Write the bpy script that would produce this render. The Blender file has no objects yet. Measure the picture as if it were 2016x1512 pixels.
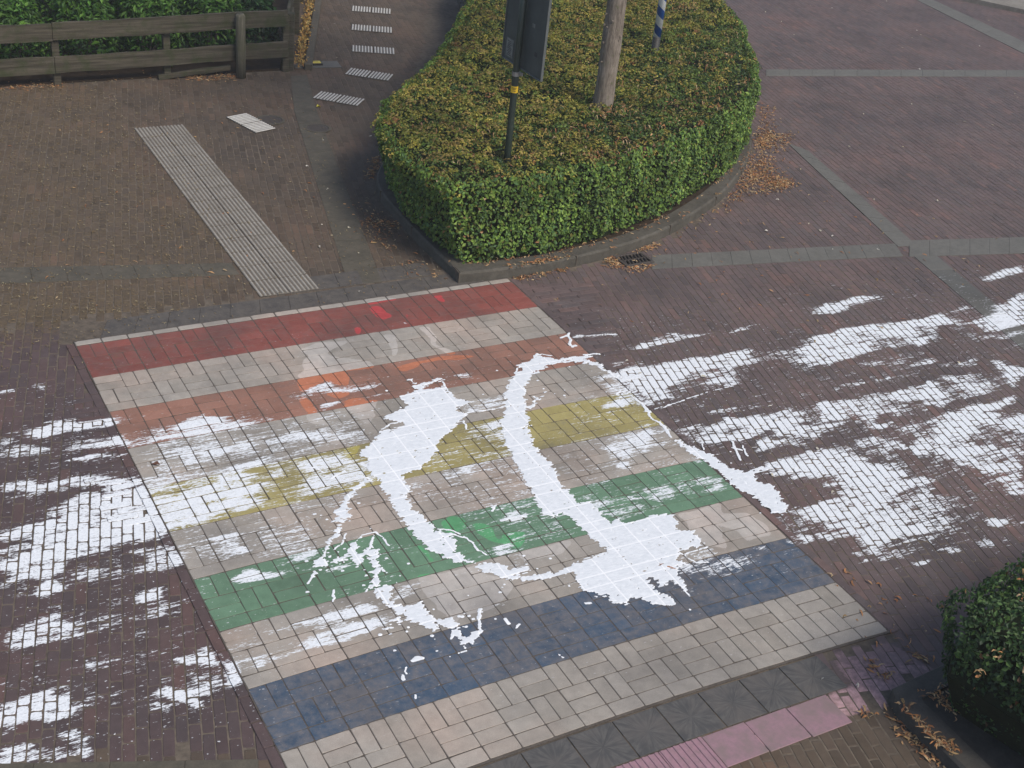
import bpy, math, random
import numpy as np
from mathutils import Matrix, Vector
rng = np.random.default_rng(7)
random.seed(7)
S = bpy.context.scene

# ------------------------------------------------------------------ camera
F_PX = 2600.0
RM = np.array([[0.8772374596462547, -0.4695350356150336, 0.09995643912912672],
               [-0.1636574850927647, -0.4882514679525636, -0.8572203518438413],
               [0.45129886656903667, 0.7356271843618591, -0.5051554005069598]])
CAM = np.array([-1.7694831, -9.5687859, 5.4211475])
cd = bpy.data.cameras.new("camera")
cam = bpy.data.objects.new("camera", cd)
S.collection.objects.link(cam)
cd.sensor_width = 36.0
cd.lens = F_PX / 2016 * 36.0
cd.clip_end = 600
mw = np.eye(4)
mw[:3, 0] = RM[0]; mw[:3, 1] = -RM[1]; mw[:3, 2] = -RM[2]; mw[:3, 3] = CAM
cam.matrix_world = Matrix(mw.tolist())
S.camera = cam

# ------------------------------------------------------------------ light
w = bpy.data.worlds.new("World"); S.world = w; w.use_nodes = True
nt = w.node_tree
bg = nt.nodes["Background"]
sky = nt.nodes.new("ShaderNodeTexSky"); sky.sky_type = 'NISHITA'; sky.sun_disc = False
SUN_EL = math.radians(50); SUN_AZ = math.radians(160)     # azimuth clockwise from +Y
sky.sun_elevation = SUN_EL; sky.sun_rotation = SUN_AZ
sky.air_density = 1.0; sky.dust_density = 2.2; sky.ozone_density = 1.0
nt.links.new(sky.outputs[0], bg.inputs[0]); bg.inputs[1].default_value = 0.125
sd = bpy.data.lights.new("sun", 'SUN'); sd.energy = 2.45; sd.angle = math.radians(20); sd.color = (1.0, 0.92, 0.81)
sun = bpy.data.objects.new("sun", sd); S.collection.objects.link(sun)
dv = Vector((math.sin(SUN_AZ) * math.cos(SUN_EL), math.cos(SUN_AZ) * math.cos(SUN_EL), math.sin(SUN_EL)))
sun.rotation_euler = dv.to_track_quat('Z', 'Y').to_euler()
sun.location = (8, -8, 12)
vs = S.view_settings
vs.view_transform = 'Standard'; vs.look = 'None'; vs.gamma = 1.0; vs.exposure = 0.2; vs.use_curve_mapping = False

# ------------------------------------------------------------------ helpers
def G(x, y, z=0.0):
    """survey point: photograph pixel -> place on the plane at height z"""
    d = RM.T @ np.array([(x - 1008) / F_PX, (y - 756) / F_PX, 1.0])
    return CAM + d * (z - CAM[2]) / d[2]
CROP = dict(A=(0, 740, 4.032), B=(0, 1100, 3.733), C=(600, 700, 5.04), D=(560, 980, 4.582), E=(960, 940, 4.383),
            F=(1180, 680, 4.582), G=(1576, 600, 4.582), H=(1400, 840, 3.273), Q=(300, 600, 4.032), K=(1000, 480, 4.032),
            W=(1344, 504, 3), X=(672, 504, 3), Y=(672, 1008, 3), Z=(1344, 1008, 3), V=(0, 1008, 3), P=(0, 0, 1),
            R=(1540, 1150, 4.235), T=(1344, 0, 3), U=(500, 200, 3.78))
def pts(c, l, z=0.0):
    x0, y0, s = CROP[c]
    return np.array([G(x0 + a / s, y0 + b / s, z)[:2] for a, b in l])

def mesh_np(name, V, faces, mat=None, parent=None, attrs=None, smooth=False, cols=None):
    """faces: (N,k) int array"""
    me = bpy.data.meshes.new(name)
    V = np.asarray(V, np.float32); faces = np.asarray(faces, np.int32)
    n, k = faces.shape
    me.vertices.add(len(V)); me.vertices.foreach_set('co', V.ravel())
    me.loops.add(n * k); me.loops.foreach_set('vertex_index', faces.ravel())
    me.polygons.add(n)
    me.polygons.foreach_set('loop_start', np.arange(0, n * k, k, dtype=np.int32))
    me.update(calc_edges=True)
    me.polygons.foreach_set('use_smooth', np.full(n, bool(smooth)))
    for a, v in (attrs or {}).items():
        at = me.attributes.new(a, 'FLOAT', 'POINT'); at.data.foreach_set('value', np.asarray(v, np.float32))
    if cols is not None:
        at = me.attributes.new('col', 'FLOAT_COLOR', 'POINT')
        c4 = np.ones((len(V), 4), np.float32); c4[:, :3] = cols; at.data.foreach_set('color', c4.ravel())
    if mat: me.materials.append(mat)
    me.validate()
    o = bpy.data.objects.new(name, me); S.collection.objects.link(o)
    if parent: o.parent = parent
    return o
def empty(name, loc=(0, 0, 0)):
    o = bpy.data.objects.new(name, None); S.collection.objects.link(o); o.location = loc; o.empty_display_size = .1
    return o
def tag(o, label=None, cat=None, group=None, kind=None):
    if label: o['label'] = label
    if cat: o['category'] = cat
    if group: o['group'] = group
    if kind: o['kind'] = kind
    return o
class MB:
    def __init__(s): s.v = []; s.f = []
    def add(s, v, f):
        b = len(s.v); s.v += [tuple(p) for p in v]; s.f += [tuple(b + i for i in q) for q in f]
    def box(s, c, size, rz=0.0, bev=0.0, M=None):
        x, y, z = [a / 2 for a in size]
        if bev > 0:
            b = bev; P = []
            for sx in (-1, 1):
                for sy in (-1, 1):
                    for sz in (-1, 1):
                        P += [(sx * (x - b), sy * (y - b), sz * z), (sx * (x - b), sy * y, sz * (z - b)), (sx * x, sy * (y - b), sz * (z - b))]
            import itertools
            bm = bmesh_hull(P); vv, ff = bm
        else:
            vv = [(i, j, k) for i in (-x, x) for j in (-y, y) for k in (-z, z)]
            ff = [(0, 1, 3, 2), (4, 6, 7, 5), (0, 4, 5, 1), (2, 3, 7, 6), (0, 2, 6, 4), (1, 5, 7, 3)]
        ca, sa = math.cos(rz), math.sin(rz)
        out = []
        for p in vv:
            p = Vector(p)
            if M is not None: p = M @ p
            out.append((c[0] + ca * p[0] - sa * p[1], c[1] + sa * p[0] + ca * p[1], c[2] + p[2]))
        s.add(out, ff)
    def prism(s, poly, z0, z1, flare=None):
        n = len(poly)
        s.add([(p[0], p[1], z0) for p in poly] + [(p[0], p[1], z1) for p in (flare if flare is not None else poly)],
              [(i, (i + 1) % n, n + (i + 1) % n, n + i) for i in range(n)] + [tuple(range(n, 2 * n)), tuple(range(n - 1, -1, -1))])
    def tube(s, path, rad, n=12, cap=True):
        path = [Vector(p) for p in path]; rings = []
        for i, p in enumerate(path):
            t = (path[min(i + 1, len(path) - 1)] - path[max(i - 1, 0)]).normalized()
            a = t.orthogonal().normalized() if i == 0 else (a - t * a.dot(t)).normalized()
            b = t.cross(a); r = rad[i] if hasattr(rad, '__len__') else rad
            rings.append([p + (a * math.cos(2 * math.pi * k / n) + b * math.sin(2 * math.pi * k / n)) * r for k in range(n)])
        v = [q for r_ in rings for q in r_]; f = []
        for i in range(len(path) - 1):
            for k in range(n):
                f.append((i * n + k, i * n + (k + 1) % n, (i + 1) * n + (k + 1) % n, (i + 1) * n + k))
        if cap: f += [tuple(range(n - 1, -1, -1)), tuple(range((len(path) - 1) * n, len(path) * n))]
        s.add(v, f)
    def build(s, name, mat, parent=None, smooth=False):
        me = bpy.data.meshes.new(name); me.from_pydata(s.v, [], s.f); me.update()
        me.polygons.foreach_set('use_smooth', np.full(len(me.polygons), bool(smooth)))
        me.materials.append(mat)
        o = bpy.data.objects.new(name, me); S.collection.objects.link(o)
        if parent: o.parent = parent
        return o
def bmesh_hull(P):
    import bmesh
    bm = bmesh.new()
    for p in P: bm.verts.new(p)
    bmesh.ops.convex_hull(bm, input=bm.verts)
    bm.verts.index_update()
    r = ([v.co[:] for v in bm.verts], [[v.index for v in f.verts] for f in bm.faces]); bm.free(); return r
def inside(poly, P):
    poly = np.asarray(poly); x, y = P[..., 0], P[..., 1]
    r = np.zeros(x.shape, bool); n = len(poly); j = n - 1
    for i in range(n):
        xi, yi = poly[i]; xj, yj = poly[j]
        if yi != yj:
            r ^= ((yi > y) != (yj > y)) & (x < (xj - xi) * (y - yi) / (yj - yi) + xi)
        j = i
    return r
def seg_dist(line, P):
    d = np.full(P.shape[:-1], 1e9)
    for a, b in zip(line[:-1], line[1:]):
        ab = b - a; t = np.clip(((P - a) @ ab) / max(ab @ ab, 1e-9), 0, 1)
        d = np.minimum(d, np.linalg.norm(P - a - t[..., None] * ab, axis=-1))
    return d
def signed(poly, P):
    d = seg_dist(np.vstack([poly, poly[:1]]), P)
    return np.where(inside(poly, P), d, -d)
def vnoise(P, f, seed=0):
    """smooth value noise in numpy, P (...,2), f scalar or (fx,fy)"""
    r = np.random.default_rng(seed + 991).random((64, 64))
    q = P * np.asarray(f); i = np.floor(q).astype(int); t = q - i; t = t * t * (3 - 2 * t)
    a = r[i[..., 0] & 63, i[..., 1] & 63]; b = r[(i[..., 0] + 1) & 63, i[..., 1] & 63]
    c = r[i[..., 0] & 63, (i[..., 1] + 1) & 63]; d = r[(i[..., 0] + 1) & 63, (i[..., 1] + 1) & 63]
    return (a * (1 - t[..., 0]) + b * t[..., 0]) * (1 - t[..., 1]) + (c * (1 - t[..., 0]) + d * t[..., 0]) * t[..., 1]

# ------------------------------------------------------------------ material helpers
def new_mat(name):
    m = bpy.data.materials.new(name); m.use_nodes = True
    m.node_tree.nodes.clear()
    return m
class N:
    def __init__(s, m): s.m = m; s.t = m.node_tree; s._obj = None
    def n(s, typ, ins=None, **kw):
        nd = s.t.nodes.new(typ)
        for k, v in kw.items(): setattr(nd, k, v)
        for k, v in (ins or {}).items():
            if hasattr(v, 'is_output') or isinstance(v, bpy.types.NodeSocket): s.t.links.new(v, nd.inputs[k])
            else: nd.inputs[k].default_value = v
        return nd
    def attr(s, name, out=2): return s.n('ShaderNodeAttribute', attribute_name=name).outputs[out]
    def obj(s):
        if s._obj is None: s._obj = s.n('ShaderNodeNewGeometry').outputs['Position']
        return s._obj
    def map(s, scale, rot=0.0, loc=(0, 0, 0), vec=None):
        return s.n('ShaderNodeMapping', {0: vec or s.obj(), 1: loc, 2: (0, 0, rot), 3: scale}).outputs[0]
    def noise(s, scale=1.0, detail=3.0, rough=.55, vec=None, dist=0.0):
        return s.n('ShaderNodeTexNoise', {'Vector': vec or s.obj(), 'Scale': scale, 'Detail': detail, 'Roughness': rough, 'Distortion': dist}).outputs[0]
    def math(s, op, a, b=0.0, c=0.0, clamp=False):
        return s.n('ShaderNodeMath', {0: a, 1: b, 2: c}, operation=op, use_clamp=clamp).outputs[0]
    def rng(s, v, a, b, c=0.0, d=1.0, smooth=False):
        return s.n('ShaderNodeMapRange', {0: v, 1: a, 2: b, 3: c, 4: d}, clamp=True, interpolation_type='SMOOTHSTEP' if smooth else 'LINEAR').outputs[0]
    def mix(s, f, a, b, mode='MIX'):
        nd = s.t.nodes.new('ShaderNodeMix'); nd.data_type = 'RGBA'; nd.blend_type = mode
        for k, v in ((0, f), (6, a), (7, b)):
            if isinstance(v, bpy.types.NodeSocket): s.t.links.new(v, nd.inputs[k])
            else: nd.inputs[k].default_value = v if k == 0 else (*v, 1.0) if len(v) == 3 else v
        return nd.outputs[2]
    def ramp(s, v, stops):
        nd = s.n('ShaderNodeValToRGB', {0: v}); e = nd.color_ramp.elements
        while len(e) < len(stops): e.new(.5)
        for q, (p, c) in zip(e, stops): q.position = p; q.color = (*c, 1)
        return nd.outputs[0]
    def out(s, col, rough=.8, bump=None, bstr=.3, bdist=.004, spec=.5, extra=None):
        b = s.n('ShaderNodeBsdfPrincipled', {'Base Color': col if isinstance(col, bpy.types.NodeSocket) else (*col, 1), 'Roughness': rough})
        b.inputs['Specular IOR Level'].default_value = spec
        for k, v in (extra or {}).items(): b.inputs[k].default_value = v
        if bump is not None:
            s.t.links.new(s.n('ShaderNodeBump', {'Height': bump, 'Strength': bstr, 'Distance': bdist}).outputs[0], b.inputs['Normal'])
        s.t.links.new(b.outputs[0], s.n('ShaderNodeOutputMaterial').inputs[0])
        return s.m
WHITE = (.77, .80, .83)
def paint_factor(q, lift=0.0):
    """white paint dragged by tyres: coverage attribute thresholded by streaky noise"""
    D = q.attr('D'); R = q.attr('rnd')
    v1 = q.map((5, 48, 1), rot=math.radians(-3.5))
    v2 = q.map((26, 120, 1), rot=math.radians(-3.5))
    v3 = q.map((45, 60, 1))
    v0 = q.map((1.5, 13, 1), rot=math.radians(-3.5)); v4 = q.map((110, 190, 1), rot=math.radians(-3.5))
    n = q.math('ADD', q.math('MULTIPLY', q.noise(1, 2, .5, v1), .30), q.math('MULTIPLY', q.noise(1, 3, .6, v2), .34))
    n = q.math('ADD', n, q.math('MULTIPLY', q.noise(1, 2, .6, v3), .16))
    n = q.math('ADD', n, q.math('MULTIPLY', q.noise(1, 2, .6, v0), .14))
    n = q.math('ADD', n, q.math('MULTIPLY', q.noise(1, 2, .6, v4), .06))
    n = q.math('ADD', n, q.math('MULTIPLY', q.math('SUBTRACT', R, .5), .06))
    n = q.rng(n, .37, .63)
    d = q.math('MULTIPLY_ADD', D, 1.2, -.09)
    f = q.math('MULTIPLY_ADD', q.math('SUBTRACT', d, n), 5.0, .35, clamp=True)
    gp = q.math('ADD', q.math('MULTIPLY', q.noise(1, 3, .65, q.map((14, 95, 1), rot=math.radians(-3.5), loc=(3, 7, 0))), .7), q.math('MULTIPLY', q.noise(1, 2, .6, q.map((90, 130, 1))), .3))
    th = q.math('MULTIPLY_ADD', D, .13, .50)
    return q.math('MULTIPLY', f, q.math('SUBTRACT', 1.0, q.math('MULTIPLY', q.rng(q.math('SUBTRACT', gp, th), -.01, .04), .85)))
def brick_mat(name, stops, mottled=.35, rough=.82, paint=True, moss=True, stripe=None, freshcol=None, wearcol=None, wear=.45, purple=False, grain=220, dirt=(.035, .03, .028)):
    m = new_mat(name); q = N(m)
    R = q.attr('rnd'); R2 = q.attr('rnd2')
    col = q.ramp(R, stops)
    big = q.noise(1.3, 4, .6); mid = q.noise(14, 4, .65); fine = q.noise(grain, 3, .7)
    if stripe is not None:
        wv = q.math('ADD', q.math('MULTIPLY', mid, .6), q.math('MULTIPLY', q.noise(60, 4, .7), .4))
        wv = q.math('ADD', wv, q.math('MULTIPLY', q.math('SUBTRACT', big, .5), .5))
        wv = q.math('ADD', wv, q.math('MULTIPLY', q.math('SUBTRACT', R, .5), .10))
        wf = q.rng(wv, .62 - wear * .35, .75 - wear * .2)
        tint = q.mix(R2, tuple(c * .88 for c in stripe), tuple(min(1, c * 1.1) for c in stripe))
        col = q.mix(q.math('MULTIPLY', wf, .8), tint, wearcol)
    if freshcol is not None:
        fr = q.attr('fresh')
        ff = q.rng(q.math('ADD', fr, q.math('MULTIPLY', q.math('SUBTRACT', q.noise(30, 3, .6), .5), .25)), .46, .54)
        col = q.mix(q.math('MULTIPLY', ff, .85), col, freshcol)
    if purple:
        pf = q.rng(q.math('ADD', q.attr('purple'), q.math('MULTIPLY', q.math('SUBTRACT', q.noise(35, 3, .6), .5), .05)), -.012, .012)
        pw = q.rng(q.math('ADD', q.noise(20, 4, .7), q.attr('pwear')), .5, .85, 1, .25)
        col = q.mix(q.math('MULTIPLY', pf, pw), col, (.44, .285, .30))
    col = q.mix(mottled, col, q.mix(1.0, col, q.ramp(mid, [(0.25, (.45, .43, .42)), (.6, (1.05, 1.02, 1)), (.8, (1.35, 1.33, 1.3))]), 'MULTIPLY'))
    if stripe is None:
        pt = q.noise(.9, 3, .6); col = q.mix(1.0, col, q.ramp(pt, [(.32, (.82, .84, .87)), (.5, (1, 1, 1)), (.68, (1.18, 1.06, 1.02))]), 'MULTIPLY')
    col = q.mix(q.rng(big, .45, .75, 0, .35), col, dirt)
    if moss:
        M_ = q.attr('moss')
        nm = q.math('ADD', q.math('MULTIPLY', q.noise(9, 5, .65), .55), q.math('MULTIPLY', q.noise(55, 4, .7), .45))
        mf = q.rng(q.math('ADD', nm, M_), .90, 1.10)
        mc = q.mix(q.rng(q.noise(40, 3, .6), .35, .65), (.070, .051, .030), (.155, .112, .058))
        col = q.mix(q.math('MULTIPLY', mf, .8), col, mc)
    col = q.mix(.28, col, q.mix(1.0, col, q.ramp(fine, [(.3, (.5, .5, .5)), (.7, (1.5, 1.5, 1.5))]), 'MULTIPLY'))
    rg = rough
    if paint:
        f = paint_factor(q)
        sp = q.rng(q.noise(38, 2, .5, q.map((1, 1.6, 1))), .70, .715)        # round drips of paint
        sp = q.math('MULTIPLY', sp, q.rng(q.attr('spk'), .05, .5))
        f = q.math('MAXIMUM', f, sp)
        wc = q.mix(q.rng(q.noise(70, 3, .6), .4, .8), WHITE, (.57, .60, .63))
        col = q.mix(f, col, wc)
        rg = q.math('MULTIPLY_ADD', f, -.3, rough)
        hb = q.math('MULTIPLY_ADD', f, .6, q.math('ADD', q.math('MULTIPLY', fine, .5), q.math('MULTIPLY', mid, .6)))
    else:
        hb = q.math('ADD', q.math('MULTIPLY', fine, .5), q.math('MULTIPLY', mid, .6))
    return q.out(col, rg, hb, .45, .003, spec=.35)

road_stops = [(0, (.098, .078, .077)), (.3, (.120, .090, .088)), (.6, (.130, .097, .094)), (.85, (.112, .092, .091)), (1, (.155, .103, .093))]
pave_stops = [(0, (.074, .056, .040)), (.3, (.096, .072, .051)), (.6, (.106, .081, .059)), (.85, (.086, .067, .051)), (1, (.126, .090, .064))]
cream_stops = [(0, (.285, .262, .228)), (.3, (.315, .290, .255)), (.6, (.330, .304, .268)), (1, (.360, .332, .294))]
M_road = brick_mat('road_brick', road_stops, purple=True)
M_roadl = brick_mat('road_brick_left', [(p_, tuple(x * f_ for x, f_ in zip(c_, (.74, .70, .72)))) for p_, c_ in road_stops])
M_pave = brick_mat('pavement_brick', pave_stops, purple=True)
M_cream = brick_mat('plain_block', cream_stops, freshcol=(.47, .44, .405), mottled=.3, moss=False)
M_red = brick_mat('red_block', cream_stops, stripe=(.235, .074, .060), freshcol=(.50, .06, .065), wearcol=(.17, .085, .075), wear=.55)
M_orange = brick_mat('orange_block', cream_stops, stripe=(.29, .15, .11), freshcol=(.50, .18, .095), wearcol=(.20, .125, .10), wear=.5, moss=False)
M_yellow = brick_mat('yellow_block', cream_stops, stripe=(.34, .295, .12), freshcol=(.44, .385, .10), wearcol=(.22, .20, .12), wear=.35, moss=False)
M_green = brick_mat('green_block', cream_stops, stripe=(.125, .225, .145), freshcol=(.10, .34, .15), wearcol=(.12, .21, .14), wear=.35, moss=False)
M_blue = brick_mat('blue_block', cream_stops, stripe=(.056, .092, .145), freshcol=(.055, .105, .21), wearcol=(.15, .142, .145), wear=.72, moss=False)

def ground_mat(name, c1, c2, scale=6, bump=.4, moss=False):
    m = new_mat(name); q = N(m)
    a = q.noise(scale, 6, .65); b = q.noise(scale * 14, 4, .7)
    v = q.math('ADD', q.math('MULTIPLY', a, .5), q.math('MULTIPLY', b, .5))
    return q.out(q.mix(q.rng(v, .35, .65), c1, c2), .95, v, bump, .01, spec=.2)
M_joint = ground_mat('joint_sand', (.060, .050, .042), (.17, .14, .108), 1.2)
M_xjoint = ground_mat('crossing_joint', (.06, .052, .046), (.13, .112, .095))
M_soil = ground_mat('soil', (.02, .015, .01), (.06, .042, .028), 10)

def slab_mat(name, c1, c2, scale=3.0, rough=.85, lines=False):
    m = new_mat(name); q = N(m)
    a = q.noise(scale, 5, .6); b = q.noise(90, 4, .75); mid = q.noise(16, 5, .7); R = q.attr('rnd')
    col = q.mix(q.rng(q.math('ADD', q.math('MULTIPLY', a, .5), q.math('MULTIPLY', mid, .5)), .38, .62), c1, c2)
    col = q.mix(.5, col, q.mix(1.0, col, q.ramp(R, [(0, (.92, .92, .92)), (1, (1.07, 1.07, 1.06))]), 'MULTIPLY'))
    col = q.mix(.3, col, q.mix(1.0, col, q.ramp(b, [(.3, (.5, .5, .5)), (.7, (1.5, 1.5, 1.5))]), 'MULTIPLY'))
    h = q.math('ADD', q.math('MULTIPLY', b, .5), q.math('MULTIPLY', mid, .6))
    return q.out(col, rough, h, .4, .004, spec=.35)
M_kerb = slab_mat('kerb_concrete', (.058, .053, .043), (.098, .09, .075))
M_nkerb = slab_mat('kerb_dark', (.050, .046, .040), (.088, .080, .069))

# ------------------------------------------------------------------ rasters (world-space survey of stains)
GX0, GY0, GS, GW, GH = -2.4, -7.2, 0.01, 1500, 1000
gx = GX0 + (np.arange(GW) + .5) * GS; gy = GY0 + (np.arange(GH) + .5) * GS
def box_blur(a, r):
    for ax in (0, 1):
        c = np.cumsum(np.pad(a, [(r + 1, r) if i == ax else (0, 0) for i in (0, 1)], mode='edge'), axis=ax)
        n = a.shape[ax]; k = 2 * r + 1
        a = (np.take(c, np.arange(k, n + k), ax) - np.take(c, np.arange(0, n), ax)) / k
    return a
def fill(F, poly, val, soft=2, mode='set', ragged=0):
    x0, y0 = poly.min(0) - .12; x1, y1 = poly.max(0) + .12
    i0, i1 = max(0, int((x0 - GX0) / GS)), min(GW, int((x1 - GX0) / GS) + 1)
    j0, j1 = max(0, int((y0 - GY0) / GS)), min(GH, int((y1 - GY0) / GS) + 1)
    if i0 >= i1 or j0 >= j1: return
    X, Y = np.meshgrid(gx[i0:i1], gy[j0:j1]); P = np.stack([X, Y], -1)
    Pn = P + np.stack([(vnoise(P, (5, 9), 3) - .5) * .10 + (vnoise(P, (1.3, 24), 13) - .5) * .26 * ragged + (vnoise(P, (3, 70), 14) - .5) * .20 * ragged, (vnoise(P, (6, 20), 4) - .5) * .05], -1)
    m = inside(poly, Pn).astype(float)
    if soft: m = box_blur(box_blur(m, soft), max(1, soft // 2))
    s = F[j0:j1, i0:i1]
    F[j0:j1, i0:i1] = s * (1 - m) + val * m if mode == 'set' else np.maximum(s, m * val)
def sample(F, P):
    fx = np.clip((P[:, 0] - GX0) / GS - .5, 0, GW - 1.001); fy = np.clip((P[:, 1] - GY0) / GS - .5, 0, GH - 1.001)
    i = fx.astype(int); j = fy.astype(int); u = fx - i; v = fy - j
    return (F[j, i] * (1 - u) + F[j, i + 1] * u) * (1 - v) + (F[j + 1, i] * (1 - u) + F[j + 1, i + 1] * u) * v

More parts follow.
